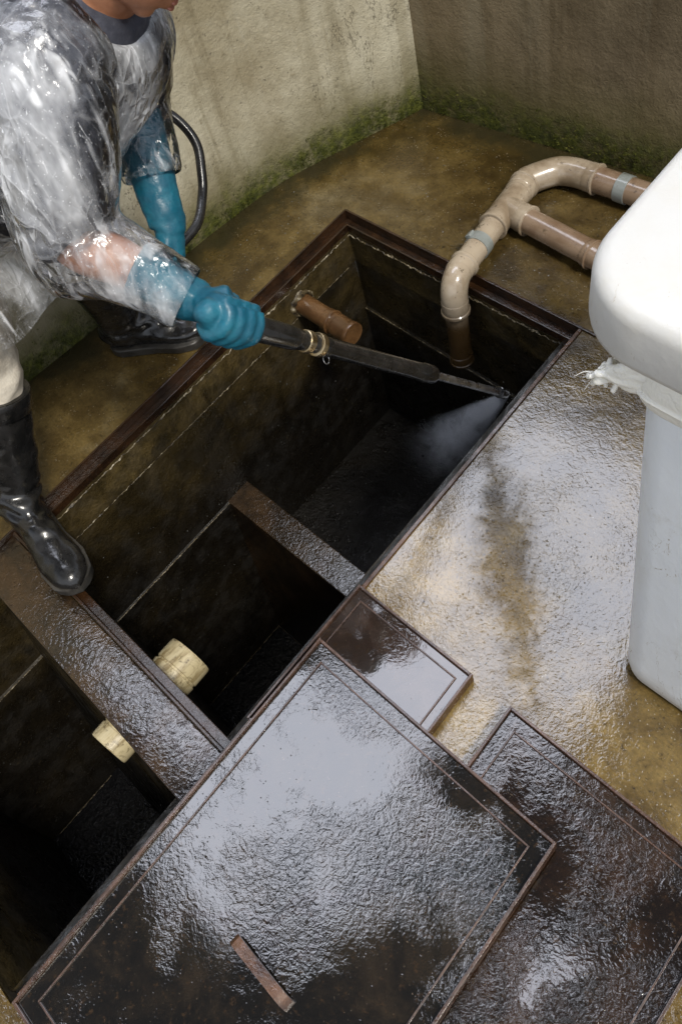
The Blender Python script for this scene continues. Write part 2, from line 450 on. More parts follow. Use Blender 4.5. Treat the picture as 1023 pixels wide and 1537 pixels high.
    MAT['hair'] = simple("black_hair", (0.006, 0.005, 0.004), (0.02, 0.016, 0.013), 0.4, 200, 0.003)
    MAT['shirt'] = simple("charcoal_cotton", (0.028, 0.030, 0.042), (0.060, 0.063, 0.082), 0.85, 160, 0.002)
    MAT['trousers'] = simple("pale_trouser_cloth", (0.46, 0.41, 0.33), (0.58, 0.53, 0.44), 0.8, 60, 0.004)
    MAT['eye'] = simple("eye_white", (0.6, 0.58, 0.55), (0.66, 0.64, 0.6), 0.15, 50, 0.0002)
    MAT['iris'] = simple("dark_iris", (0.02, 0.01, 0.006), (0.03, 0.015, 0.01), 0.1, 50, 0.0002)

    # ---- clear film poncho
    b = NB("clear_film_poncho")
    wv = b.noise(6, 3, 0.5, col=True)
    n = b.t.nodes.new("ShaderNodeVectorMath"); n.operation = 'MULTIPLY_ADD'
    b.setv(n.inputs[0], wv); n.inputs[1].default_value = (0.07, 0.07, 0.07); b.setv(n.inputs[2], b.mapping(scale=(1, 1, .5), rot=(.25, .5, 0)))
    vv = n.outputs[0]
    e1 = b.voro(17, 'DISTANCE_TO_EDGE', vec=vv)
    e2 = b.voro(40, 'DISTANCE_TO_EDGE', vec=vv)
    keep1 = b.rng(b.noise(7, 3, 0.6, vec=b.mapping(loc=(5, 2, 1))), 0.42, 0.62)
    keep2 = b.rng(b.noise(10, 3, 0.6, vec=b.mapping(loc=(1, 7, 3))), 0.45, 0.62)
    crease = b.math('MAXIMUM', b.math('MULTIPLY', b.rng(e1, 0.05, 0.0), keep1), b.math('MULTIPLY', b.math('MULTIPLY', b.rng(e2, 0.06, 0.0), keep2), 0.8))
    r3 = b.noise(9, 3, 0.5, 0.5, vec=vv)
    hgt = b.math('ADD', b.math('MULTIPLY', b.math('MULTIPLY', e1, keep1), -1.2), b.math('MULTIPLY', b.math('MULTIPLY', e2, keep2), -0.6))
    hgt = b.math('ADD', hgt, b.math('MULTIPLY', r3, 0.7))
    hgt = b.math('ADD', hgt, b.math('MULTIPLY', b.noise(1.0, 3, 0.55, 0.5, vec=b.mapping(scale=(60, 60, 16), rot=(.5, .4, .1), vec=b.co)), 0.16))
    nb_ = b.bump(hgt, 0.016, 1.0)
    milk = b.rng(b.noise(4.2, 5, 0.65, 0.4, vec=b.mapping(scale=(1, 1, .6), loc=(.3, 0, .2))), 0.43, 0.65, 0.01, 0.58)
    drops = b.rng(b.voro(130), 0.20, 0.10, 0, 0.5)
    st1 = b.noise(1.0, 2, 0.5, 0.7, vec=b.mapping(scale=(26, 26, 5), rot=(.30, .60, 0), vec=b.co))
    st3 = b.noise(1.0, 3, 0.55, 0.5, vec=b.mapping(scale=(75, 75, 20), rot=(.5, .4, .1), loc=(1, 5, 2), vec=b.co))
    st2 = b.noise(1.0, 2, 0.5, 0.7, vec=b.mapping(scale=(20, 20, 3.5), rot=(.10, .85, .2), loc=(3, 1, 0), vec=b.co))
    highlight_streak = b.math('MAXIMUM', b.rng(st1, 0.58, 0.72), b.rng(st2, 0.60, 0.74))  # white streaks paint the film's specular highlights
    highlight_streak = b.math('MAXIMUM', highlight_streak, b.math('MULTIPLY', b.rng(st3, 0.62, 0.70), 0.8))
    fac = b.math('ADD', milk, b.math('MULTIPLY', highlight_streak, b.rng(b.noise(6, 3, 0.6, vec=b.mapping(loc=(2, 2, 2))), 0.38, 0.6, 0.10, 0.8)), clamp=True)
    fac = b.math('ADD', fac, b.math('MULTIPLY', crease, 0.13), clamp=True)
    fac = b.math('ADD', fac, b.math('MULTIPLY', drops, 0.5), clamp=True)
    tr = b.t.nodes.new("ShaderNodeBsdfTransparent"); tr.inputs[0].default_value = (0.99, 0.99, 0.99, 1)
    df = b.t.nodes.new("ShaderNodeBsdfDiffuse"); df.inputs[0].default_value = (0.94, 0.95, 0.97, 1); b.setv(df.inputs["Normal"], nb_)
    tl = b.t.nodes.new("ShaderNodeBsdfTranslucent"); tl.inputs[0].default_value = (0.86, 0.88, 0.92, 1); b.setv(tl.inputs["Normal"], nb_)
    a1 = b.t.nodes.new("ShaderNodeMixShader"); a1.inputs[0].default_value = 0.30
    b.t.links.new(df.outputs[0], a1.inputs[1]); b.t.links.new(tl.outputs[0], a1.inputs[2])
    a2 = b.t.nodes.new("ShaderNodeMixShader"); b.setv(a2.inputs[0], fac)
    b.t.links.new(tr.outputs[0], a2.inputs[1]); b.t.links.new(a1.outputs[0], a2.inputs[2])
    gl = b.t.nodes.new("ShaderNodeBsdfGlossy"); gl.inputs["Roughness"].default_value = 0.16; b.setv(gl.inputs["Normal"], nb_)
    gl.inputs[0].default_value = (1, 1, 1, 1)
    fr = b.t.nodes.new("ShaderNodeFresnel"); fr.inputs["IOR"].default_value = 1.5; b.setv(fr.inputs["Normal"], nb_)
    a3 = b.t.nodes.new("ShaderNodeMixShader")
    b.setv(a3.inputs[0], b.math('MULTIPLY', fr.outputs[0], 1.0, clamp=True))
    b.t.links.new(a2.outputs[0], a3.inputs[1]); b.t.links.new(gl.outputs[0], a3.inputs[2])
    b.t.links.new(a3.outputs[0], b.out.inputs[0])
    MAT['poncho'] = b.m

    b = NB("green_moss")
    col = b.ramp(b.noise(18, 4, 0.7), [(0.35, (0.022, 0.025, 0.004)), (0.52, (0.055, 0.060, 0.008)), (0.70, (0.12, 0.12, 0.02))])
    b.pbsdf(col, 0.7, spec=0.2)
    MAT['moss'] = b.m
    # ---- droplets and spray
    b = NB("water_drop")
    b.pbsdf((0.16, 0.16, 0.155), 0.06, ior=1.5)
    MAT['drop'] = b.m
    b = NB("spray_mist")
    v = b.t.nodes.new("ShaderNodeVolumePrincipled")
    v.inputs["Color"].default_value = (0.92, 0.95, 1.0, 1)
    v.inputs["Anisotropy"].default_value = 0.2
    d = b.sep()
    dist = b.math('MULTIPLY', d[2], -1.0)             # metres along the jet, from the nozzle
    rad = b.math('SQRT', b.math('ADD', b.math('MULTIPLY', d[0], d[0]), b.math('MULTIPLY', d[1], d[1])))
    rr = b.math('DIVIDE', rad, b.math('MULTIPLY_ADD', dist, 0.36, 0.010))
    fall = b.math('POWER', b.math('DIVIDE', 0.030, b.math('ADD', dist, 0.030)), 2.35)
    dens = b.math('MULTIPLY', b.math('MULTIPLY', fall, b.rng(rr, 1.0, 0.0)), b.rng(b.noise(20, 5, 0.7, 0.6), 0.34, 0.66))
    dens = b.math('MULTIPLY', dens, b.rng(dist, 0.36, 0.08))
    b.setv(v.inputs["Density"], b.math('MULTIPLY', dens, 8500.0))
    b.t.links.new(v.outputs[0], b.out.inputs["Volume"])
    MAT['mist'] = b.m


make_materials()


# ------------------------------------------------------------------ mesh helpers
def link(name, me, mat, parent=None, smooth=False):
    o = bpy.data.objects.new(name, me)
    COL.objects.link(o)
    if mat is not None:
        me.materials.clear()
        me.materials.append(MAT[mat])
    if smooth:
        me.polygons.foreach_set("use_smooth", [True] * len(me.polygons))
    if parent is not None:
        o.parent = parent
        o.matrix_parent_inverse = Matrix.Translation(-parent.location) if parent.location.length else Matrix.Identity(4)
    return o


def raw(name, vs, fs, mat, parent=None, smooth=False):
    me = bpy.data.meshes.new(name)
    me.from_pydata([tuple(v) for v in vs], [], fs)
    me.update()
    return link(name, me, mat, parent, smooth)


def from_bm(name, bm, mat, parent=None, smooth=False, angle=None):
    bmesh.ops.recalc_face_normals(bm, faces=bm.faces)
    me = bpy.data.meshes.new(name)
    bm.to_mesh(me)
    bm.free()
    o = link(name, me, mat, parent, smooth)
    if smooth and angle:
        for e in []:
            pass
        me.set_sharp_from_angle(angle=R(angle))
    return o


def empty(name, loc, label, cat, group=None):
    o = bpy.data.objects.new(name, None)
    COL.objects.link(o)
    o.location = loc
    o.empty_display_size = 0.05
    return tag(o, label, cat, group)


def tag(o, label, cat, group=None):
    o["label"] = label
    o["category"] = cat
    if group:
        o["group"] = group
    return o


def struct(o, kind="structure"):
    o["kind"] = kind
    return o


def S(u, v, z):
    """site grid: u across the tank, v along it (the yard is slightly out of square)"""
    return Vector((u - 0.097 * v, v, z))


def add_hexa(bm, pts, bevel=0.0, seg=2):
    """pts: 8 points, bottom ring then top ring"""
    vs = [bm.verts.new(p) for p in pts]
    fs = []
    for q in ((3, 2, 1, 0), (4, 5, 6, 7), (0, 1, 5, 4), (1, 2, 6, 5), (2, 3, 7, 6), (3, 0, 4, 7)):
        fs.append(bm.faces.new([vs[i] for i in q]))
    if bevel:
        es = list({e for f in fs for e in f.edges})
        bmesh.ops.bevel(bm, geom=es, offset=bevel, segments=seg, affect='EDGES', profile=0.6)


def add_sbox(bm, u0, u1, v0, v1, z0, z1, bevel=0.0, seg=2):
    add_hexa(bm, [S(u0, v0, z0), S(u1, v0, z0), S(u1, v1, z0), S(u0, v1, z0), S(u0, v0, z1), S(u1, v0, z1), S(u1, v1, z1), S(u0, v1, z1)], bevel, seg)


def ring_frame(t, side):
    t = t.normalized()
    s = side - t * side.dot(t)
    if s.length < 1e-5:
        s = t.orthogonal()
    s.normalize()
    return s, t.cross(s)


def add_loft(bm, pts, rad, side=Vector((0, 0, 1)), n=20, cap=True, round_cap=0):
    """pts: centres; rad: r or (r_side, r_other) for each"""
    pts = [Vector(p) for p in pts]
    rings = []
    m = len(pts)
    for i, p in enumerate(pts):
        a = pts[max(i - 1, 0)]
        c = pts[min(i + 1, m - 1)]
        t = c - a
        if t.length < 1e-7:
            t = pts[min(i + 2, m - 1)] - pts[max(i - 2, 0)]
        if t.length < 1e-7:
            t = pts[-1] - pts[0]
        s, o = ring_frame(t, side)
        r = rad[i]
        r0, r1 = r if isinstance(r, (tuple, list)) else (r, r)
        rings.append([bm.verts.new(p + s * (r0 * math.cos(2 * math.pi * k / n)) + o * (r1 * math.sin(2 * math.pi * k / n))) for k in range(n)])
    for i in range(m - 1):
        for k in range(n):
            bm.faces.new((rings[i][k], rings[i][(k + 1) % n], rings[i + 1][(k + 1) % n], rings[i + 1][k]))
    if cap:
        bm.faces.new(rings[0][::-1])
        bm.faces.new(rings[-1])
    return rings


def smooth_path(pts, per=6):
    """Catmull-Rom through points (each a tuple of any length)"""
    P = [np.array(p, float) for p in pts]
    P = [2 * P[0] - P[1]] + P + [2 * P[-1] - P[-2]]
    o = []
    for i in range(1, len(P) - 2):
        for k in range(per):
            t = k / per
            a, b_, c, d = P[i - 1], P[i], P[i + 1], P[i + 2]
            o.append(0.5 * ((2 * b_) + (-a + c) * t + (2 * a - 5 * b_ + 4 * c - d) * t * t + (-a + 3 * b_ - 3 * c + d) * t ** 3))
    o.append(P[-2])
    return o


def sloft(bm, pr, side=Vector((0, 0, 1)), n=20, per=6):
    """pr: (x,y,z,r) or (x,y,z,r0,r1) control points, smoothed"""
    q = smooth_path(pr, per)
    add_loft(bm, [a[:3] for a in q], [tuple(np.maximum(a[3:], 1e-4)) if len(a) > 4 else max(a[3], 1e-4) for a in q], side, n)


def ellipsoid(bm, c, ax_, ra, seg=20):
    mx = Matrix.Identity(4)
    for i in range(3):
        for j in range(3):
            mx[i][j] = ax_[j][i] * ra[j]
        mx[i][3] = c[i]
    bmesh.ops.create_uvsphere(bm, u_segments=seg, v_segments=seg // 2 + 2, radius=1.0, matrix=mx)


def union(bm, voxel, smooth=4, fac=0.5):
    me = bpy.data.meshes.new("tmp")
    bmesh.ops.recalc_face_normals(bm, faces=bm.faces)
    bm.to_mesh(me)
    bm.free()
    o = bpy.data.objects.new("tmp", me)
    COL.objects.link(o)
    r = o.modifiers.new("r", 'REMESH')
    r.mode = 'VOXEL'
    r.voxel_size = voxel
    r.use_smooth_shade = True
    if smooth:
        s = o.modifiers.new("s", 'SMOOTH')
        s.factor = fac
        s.iterations = smooth
    dg = bpy.context.evaluated_depsgraph_get()
    res = bpy.data.meshes.new_from_object(o.evaluated_get(dg))
    bpy.data.objects.remove(o)
    bpy.data.meshes.remove(me)
    return res


def displace(me, fn):
    n = len(me.vertices)
    co = np.empty(n * 3); me.vertices.foreach_get("co", co); co = co.reshape(-1, 3)
    no = np.empty(n * 3); me.vertices.foreach_get("normal", no); no = no.reshape(-1, 3)
    d = np.array([fn(Vector(c)) for c in co])
    me.vertices.foreach_set("co", (co + no * d[:, None]).ravel())
    me.update()


# ------------------------------------------------------------------ the site
U0, U1, V0, V1 = -1.773, -0.883, -0.60, 1.40      # tank opening in the floor


def build_site():
    # floor: one sheet with the tank opening
    us = [-6, -2.4, U0, U1, 2.0, 8]
    vs = [-6, V0, V1, 2.3, 7]
    V = [S(u, v, 0) for v in vs for u in us]
    nu = len(us)
    F = []
    for j in range(len(vs) - 1):
        for i in range(nu - 1):
            if us[i] == U0 and vs[j] == V0:
                continue
            F.append((j * nu + i, j * nu + i + 1, (j + 1) * nu + i + 1, (j + 1) * nu + i))
    # slab edge down into the opening
    b = len(V)
    ring = [S(U0, V0, 0), S(U1, V0, 0), S(U1, V1, 0), S(U0, V1, 0)]
    V += ring + [p + Vector((0, 0, -0.12)) for p in ring]
    for k in range(4):
        F.append((b + k, b + (k + 1) % 4, b + 4 + (k + 1) % 4, b + 4 + k))
    struct(raw("floor", V, F, 'floor'))

    # pit lining
    a0, a1 = U0 + 0.034, U1 - 0.034
    vf = V1 - 0.034
    V, F = [], []

    def quad(*p):
        k = len(V)
        V.extend(p)
        F.append((k, k + 1, k + 2, k + 3))

    def strip(profile, va, vb, nseg=8):
        for (ua, za), (ub, zb) in zip(profile[:-1], profile[1:]):
            for k in range(nseg):
                s0 = va + (vb - va) * k / nseg
                s1 = va + (vb - va) * (k + 1) / nseg
                quad(S(ua, s0, za), S(ub, s0, zb), S(ub, s1, zb), S(ua, s1, za))
    zf = -0.90
    strip([(a0, -0.036), (a0 + 0.003, -0.150), (a0 - 0.001, -0.156), (a0 + 0.004, -0.55), (a0 + 0.004, zf), (a1, zf)], 0.64, vf + .008)
    strip([(a0, -0.036), (a0 + 0.003, -0.150), (a0 - 0.001, -0.156), (a0 + 0.004, -0.55), (a0 + 0.010, -0.556), (a0 + 0.014, -1.50)], -0.03, 0.64)
    strip([(a0, -0.036), (a0 + 0.003, -0.400), (a0 + 0.010, -0.406), (a0 + 0.014, -1.50)], V0, -0.07)
    quad(S(a1, V0, -0.036), S(a1, vf, -0.036), S(a1, vf, -1.5), S(a1, V0, -1.5))
    quad(S(a0, vf, -0.036), S(a1, vf, -0.036), S(a1, vf + .002, -0.385), S(a0, vf + .002, -0.355))
    quad(S(a0, vf + .002, -0.355), S(a1, vf + .002, -0.385), S(a1, vf - .006, -0.395), S(a0, vf - .006, -0.365))
    quad(S(a0, vf - .006, -0.365), S(a1, vf - .006, -0.395), S(a1, vf - .006, zf - .1), S(a0, vf - .006, zf - .1))
    quad(S(a0 - .03, V0 + 0.002, -0.004), S(a1 + .03, V0 + 0.002, -0.004), S(a1 + .03, V0 + 0.002, -1.5), S(a0 - .03, V0 + 0.002, -1.5))
    quad(S(-1.8, V0, -1.5), S(a1, V0, -1.5), S(a1, 0.7, -1.5), S(-1.8, 0.7, -1.5))
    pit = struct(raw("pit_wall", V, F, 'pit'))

    struct(raw("water", [S(a0, -0.02, -1.36), S(a1, -0.02, -1.36), S(a1, 0.60, -1.36), S(a0, 0.60, -1.36),
                         S(a0, V0, -1.15), S(a1, V0, -1.15), S(a1, -0.10, -1.15), S(a0, -0.10, -1.15)],
               [(0, 1, 2, 3), (4, 5, 6, 7)], 'water'))

    # ragged mortar, scum and painted water-glint lines: children of the lining
    def ragged(name, p0, p1, up, out_, wmin, wmax, gap, n, seed):
        bm = bmesh.new()
        rnd = random.Random(seed)
        p0, p1 = Vector(p0), Vector(p1)
        prev = None
        for k in range(n + 1):
            t = k / n
            g = noise.noise(Vector((t * n * 0.11, seed, 0)))
            wd = max(0.0003, wmin * 0.4 + (wmax - wmin) * max(0, 0.25 + g * 1.1 + 0.5 * noise.noise(Vector((k * 0.7, seed, 9)))) * (0.2 + rnd.random()))
            if rnd.random() < gap:
                wd = 0.0004
            c = p0.lerp(p1, t) + up * (noise.noise(Vector((t * n * 0.3, seed + 5, 2))) * wmax * 0.5)
            o_ = out_ * (0.0015 + wd * 0.35)
            cur = [bm.verts.new(c + up * wd * 0.5), bm.verts.new(c + o_), bm.verts.new(c - up * wd * 0.5), bm.verts.new(c - out_ * 0.001)]
            if prev:
                for q in range(4):
                    bm.faces.new((prev[q], prev[(q + 1) % 4], cur[(q + 1) % 4], cur[q]))
            prev = cur
        from_bm(name, bm, 'lime', pit)
    up = Vector((0, 0, 1)); px = Vector((1, 0, 0)); ny = Vector((0, -1, 0))
    ragged("mortar_edge", S(a0 + .002, 0.05, -0.046), S(a0 + .002, vf - .004, -0.046), up, px, 0.003, 0.015, 0.05, 260, 1)
    ragged("mortar_edge", S(a0 + .004, vf - .002, -0.046), S(a1, vf - .002, -0.046), up, ny, 0.003, 0.018, 0.1, 180, 2)
    ragged("scum_glint_line", S(a0 + .003, 0.05, -0.153), S(a0 + .003, 1.10, -0.153), up, px, 0.002, 0.008, 0.08, 260, 3)
    ragged("scum_glint_line", S(a0 + .003, 1.10, -0.153), S(a0 + .003, 1.33, -0.153), up, px, 0.001, 0.005, 0.4, 60, 33)
    ragged("scum_glint_line", S(a0 + .010, 0.03, -0.553), S(a0 + .010, 0.60, -0.553), up, px, 0.003, 0.009, 0.2, 190, 4)  # pale strip stands for the water glint on this chamber's edge
    ragged("scum_glint_line", S(a0 + .016, 0.08, -1.357), S(a0 + .016, 0.50, -1.357), up, px, 0.001, 0.010, 0.35, 120, 5)
    ragged("scum_glint_line", S(a0 + .014, 0.505, -1.357), S(a1, 0.505, -1.357), up, ny, 0.001, 0.008, 0.45, 120, 55)
    ragged("scum_glint_line", S(a0 + .010, -0.57, -0.403), S(a0 + .010, -0.12, -0.403), up, px, 0.001, 0.007, 0.35, 120, 6)
    ragged("scum_glint_line", S(a0 + .016, -0.57, -1.147), S(a0 + .016, -0.32, -1.147), up, px, 0.001, 0.010, 0.35, 120, 7)
    ragged("scum_glint_line", S(a0, vf - .004, -0.360), S(a1, vf - .004, -0.390), up, ny, 0.001, 0.006, 0.35, 160, 8)

    # steel angle round the opening
    fr = empty("steel_surround", S(U0, 0.4, 0), "rusty steel angle frame set round the rim of the open tank", "frame")

    def rail(seq_outer, seq_inner):
        bm = bmesh.new()
        (ua, va), (ub, vb) = seq_outer
        (uc, vc), (ud, vd) = seq_inner
        # raised lip
        return bm
    # left side
    bm = bmesh.new()
    add_sbox(bm, U0 - 0.005, U0 + 0.001, V0 + .02, V1 + 0.005, -0.03, 0.006, 0.001)
    add_sbox(bm, U0 + 0.0012, U0 + 0.0275, V0 + .02, V1 - 0.002, -0.030, -0.022, 0.001)
    add_sbox(bm, U0 + 0.0277, U0 + 0.0335, V0 + .02, V1 - 0.0336, -0.042, -0.012, 0.001)
    from_bm("side_rail", bm, 'rust', fr)
    bm = bmesh.new()
    add_sbox(bm, U0 + 0.0014, U1 + 0.050, V1 - 0.001, V1 + 0.006, -0.03, 0.007, 0.001)
    add_sbox(bm, U0 + 0.0277, U1 - 0.002, V1 - 0.0275, V1 - 0.0012, -0.034, -0.026, 0.001)
    add_sbox(bm, U0 + 0.0277, U1 - 0.002, V1 - 0.0335, V1 - 0.0277, -0.042, -0.012, 0.001)
    from_bm("side_rail", bm, 'rust', fr)
    bm = bmesh.new()
    add_sbox(bm, U1 - 0.001, U1 + 0.009, V0 + .02, V1 - 0.0014, -0.05, 0.005, 0.001)
    from_bm("side_rail", bm, 'rust_edge', fr)

    # divider carrying the boot
    dv = empty("divider_beam", S(-1.3, -0.03, 0), "wet rust-brown divider beam between the two tank chambers, under the boot", "beam")
    bm = bmesh.new()
    u0, u1 = U0 + 0.0025, U1 - 0.0025
    add_hexa(bm, [S(u0, -0.335, -1.49), S(u1, -0.335, -1.49), S(u1, 0.105, -1.49), S(u0, 0.105, -1.49),
                  S(u0, -0.118, -0.030), S(u1, -0.118, -0.030), S(u1, 0.020, -0.030), S(u0, 0.020, -0.030)])
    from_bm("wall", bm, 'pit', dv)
    bm = bmesh.new()
    add_sbox(bm, u0, u1, -0.127, 0.001, -0.028, -0.008, 0.004)
    from_bm("top_plate", bm, 'beam', dv, True, 40)
    bm = bmesh.new()
    add_sbox(bm, u0, u1, 0.003, 0.011, -0.028, 0.000, 0.002)
    add_sbox(bm, u0, u1, 0.0112, 0.034, -0.028, -0.016, 0.002)
    from_bm("edge_rail", bm, 'rust', dv)

    # low partition
    bm = bmesh.new()
    add_hexa(bm, [S(U0 + .03, 0.500, -1.49), S(U1 - .03, 0.500, -1.49), S(U1 - .03, 0.669, -1.49), S(U0 + .03, 0.669, -1.49),
                  S(U0 + .03, 0.573, -0.548), S(U1 - .03, 0.573, -0.548), S(U1 - .03, 0.670, -0.548), S(U0 + .03, 0.670, -0.548)], 0.004)
    o = from_bm("partition_wall", bm, 'beam')
    tag(o, "low wet partition wall sunk inside the big chamber, behind the small hatch", "wall")


def wall_mesh(name, base, h, thick, mat, outward, label):
    """base: polyline of the inner face"""
    bm = bmesh.new()
    n = len(base)
    pts = [Vector((x, y, 0)) for x, y in base]
    o = Vector(outward)
    nz = 14
    inner = [[bm.verts.new(p + Vector((0, 0, -0.02 + (h + 0.02) * k / nz))) for k in range(nz + 1)] for p in pts]
    outer = [[bm.verts.new(p + o * thick + Vector((0, 0, -0.02 + (h + 0.02) * k / nz))) for k in (0, nz)] for p in pts]
    for i in range(n - 1):
        for k in range(nz):
            bm.faces.new((inner[i][k], inner[i + 1][k], inner[i + 1][k + 1], inner[i][k + 1]))
        bm.faces.new((outer[i][0], outer[i][1], outer[i + 1][1], outer[i + 1][0]))
        bm.faces.new((inner[i][nz], inner[i + 1][nz], outer[i + 1][1], outer[i][1]))
        bm.faces.new((inner[i][0], outer[i][0], outer[i + 1][0], inner[i + 1][0]))
    for i in (0, n - 1):
        bm.faces.new(inner[i] + outer[i][::-1])
    x = from_bm(name, bm, mat, None, True, 30)
    return tag(x, label, "wall")


def build_walls():
    left = [(-2.16, -2.6)] + [(a, b_) for a, b_ in ((-2.18, -1.0), (-2.195, 0.0), (-2.202, 0.32), (-2.206, 0.63), (-2.214, 0.94), (-2.216, 1.15), (-2.206, 1.36), (-2.172, 1.52), (-2.052, 1.930))]
    L = [tuple(a) for a in smooth_path(left, 6)]
    wall_mesh("boundary_wall", L, 1.32, 0.18, 'wall_l', (-1, 0.15, 0), "pale stained rendered wall with a bright mossy foot, beside the black hose")
    Rr = [(-2.30, 1.900), (-2.036, 1.922), (-1.6, 1.962), (-1.2, 1.998), (0, 2.105), (3.0, 2.37)]
    wall_mesh("boundary_wall", Rr, 1.32, 0.18, 'wall_r', (-0.05, 1, 0), "grimy rendered wall darkened for shade, behind the tan pipes, dark moss at its foot")


# ------------------------------------------------------------------ tank lids
def lid(name, u0, u1, v0, v1, zb, zt, mat, label, inset=0.036, lipw=0.006, tilt=None):
    o = empty(name, S((u0 + u1) / 2, (v0 + v1) / 2, zb), label, "hatch", "steel hatches lifted off the tank")
    bm = bmesh.new()
    add_sbox(bm, u0 + lipw, u1 - lipw, v0 + lipw, v1 - lipw, zt - 0.018, zt - 0.009, 0.001, 1)
    from_bm("panel", bm, mat, o)
    bm = bmesh.new()
    e = 0.0003
    add_sbox(bm, u0, u0 + lipw, v0, v1, zb, zt, 0.0012)
    add_sbox(bm, u1 - lipw, u1, v0, v1, zb, zt, 0.0012)
    add_sbox(bm, u0 + lipw + e, u1 - lipw - e, v0, v0 + lipw, zb, zt - 0.0004, 0.0012)
    add_sbox(bm, u0 + lipw + e, u1 - lipw - e, v1 - lipw, v1, zb, zt - 0.0004, 0.0012)
    from_bm("rim", bm, 'lip', o)
    bm = bmesh.new()
    bw, zz = 0.0035, zt - 0.0055
    a, b_, c, d = u0 + inset, u1 - inset, v0 + inset, v1 - inset
    add_sbox(bm, a, a + bw, c, d, zt - 0.0092, zz, 0.0008)
    add_sbox(bm, b_ - bw, b_, c, d, zt - 0.0092, zz, 0.0008)
    add_sbox(bm, a + bw + e, b_ - bw - e, c, c + bw, zt - 0.0092, zz - .0003, 0.0008)
    add_sbox(bm, a + bw + e, b_ - bw - e, d - bw, d, zt - 0.0092, zz - .0003, 0.0008)
    from_bm("weld_bead", bm, 'lip', o)
    return o


def build_lids():
    big = lid("steel_hatch", -0.846, -0.216, -0.572, 0.315, 0.037, 0.077, 'lid_big', "large wet steel hatch with a welded bar handle, lying on top of the others")
    # handle: bent flat bar
    bm = bmesh.new()
    p0, p1 = S(-0.583, -0.205, 0), S(-0.432, -0.208, 0)
    d = (p1 - p0).normalized()
    sdv = Vector((0, 0, 1)).cross(d)
    prof = [(0.0, 0.066), (0.004, 0.083), (0.012, 0.090), (0.5, 0.092)]
    L_ = (p1 - p0).length
    path = [(0.0, 0.066), (0.002, 0.080), (0.010, 0.089), (0.022, 0.092), (L_ - 0.022, 0.092), (L_ - 0.010, 0.089), (L_ - 0.002, 0.080), (L_, 0.066)]
    rings = []
    for i, (s, z) in enumerate(path):
        a = path[max(i - 1, 0)]; c = path[min(i + 1, len(path) - 1)]
        t = Vector((c[0] - a[0], c[1] - a[1])).normalized()
        nrm2 = Vector((-t.y, t.x))
        ring = []
        for (q, r) in ((-0.011, -0.003), (0.011, -0.003), (0.0105, 0.003), (-0.0105, 0.003)):
            ss, zz = s + nrm2.x * r, z + nrm2.y * r
            ring.append(bm.verts.new(p0 + d * ss + sdv * q + Vector((0, 0, zz))))
        rings.append(ring)
    for i in range(len(rings) - 1):
        for k in range(4):
            bm.faces.new((rings[i][k], rings[i][(k + 1) % 4], rings[i + 1][(k + 1) % 4], rings[i + 1][k]))
    bm.faces.new(rings[0][::-1]); bm.faces.new(rings[-1])
    from_bm("handle", bm, 'rust_edge', big)
    lid("steel_hatch", -0.878, -0.540, 0.09, 0.475, 0.0005, 0.033, 'lid_small', "small wet steel hatch at the pit edge, its near half under the large one", 0.026)
    lid("steel_hatch", -0.440, 0.066, -0.66, 0.473, 0.0005, 0.033, 'lid_side', "rippled dark rusty hatch on the floor in front of the white bin", 0.034)


# ------------------------------------------------------------------ pipes
def pipe_run(bm, pts, r, per=1, n=24, side=Vector((0.3, 0.2, 1))):
    add_loft(bm, pts, [r] * len(pts), side, n)


def collar(bm, p, d, r, ln, lip=0.003, n=28):
    p, d = Vector(p), Vector(d).normalized()
    prof = [(-0.5, r - 0.001), (-0.46, r + lip * 0.2), (-0.40, r + lip * 0.4), (0.25, r + lip * 0.4), (0.30, r + lip * 1.4), (0.46, r + lip * 1.5), (0.5, r + lip), (0.5, r - 0.004)]
    add_loft(bm, [p + d * (ln * a) for a, _ in prof], [b_ for _, b_ in prof], Vector((0.31, 0.2, 0.9)), n)


def arc_pts(p0, pc, p1, n=10):
    """quadratic blend used for bends"""
    return [(p0 * (1 - t) ** 2 + pc * 2 * t * (1 - t) + p1 * t * t) for t in [k / n for k in range(n + 1)]]


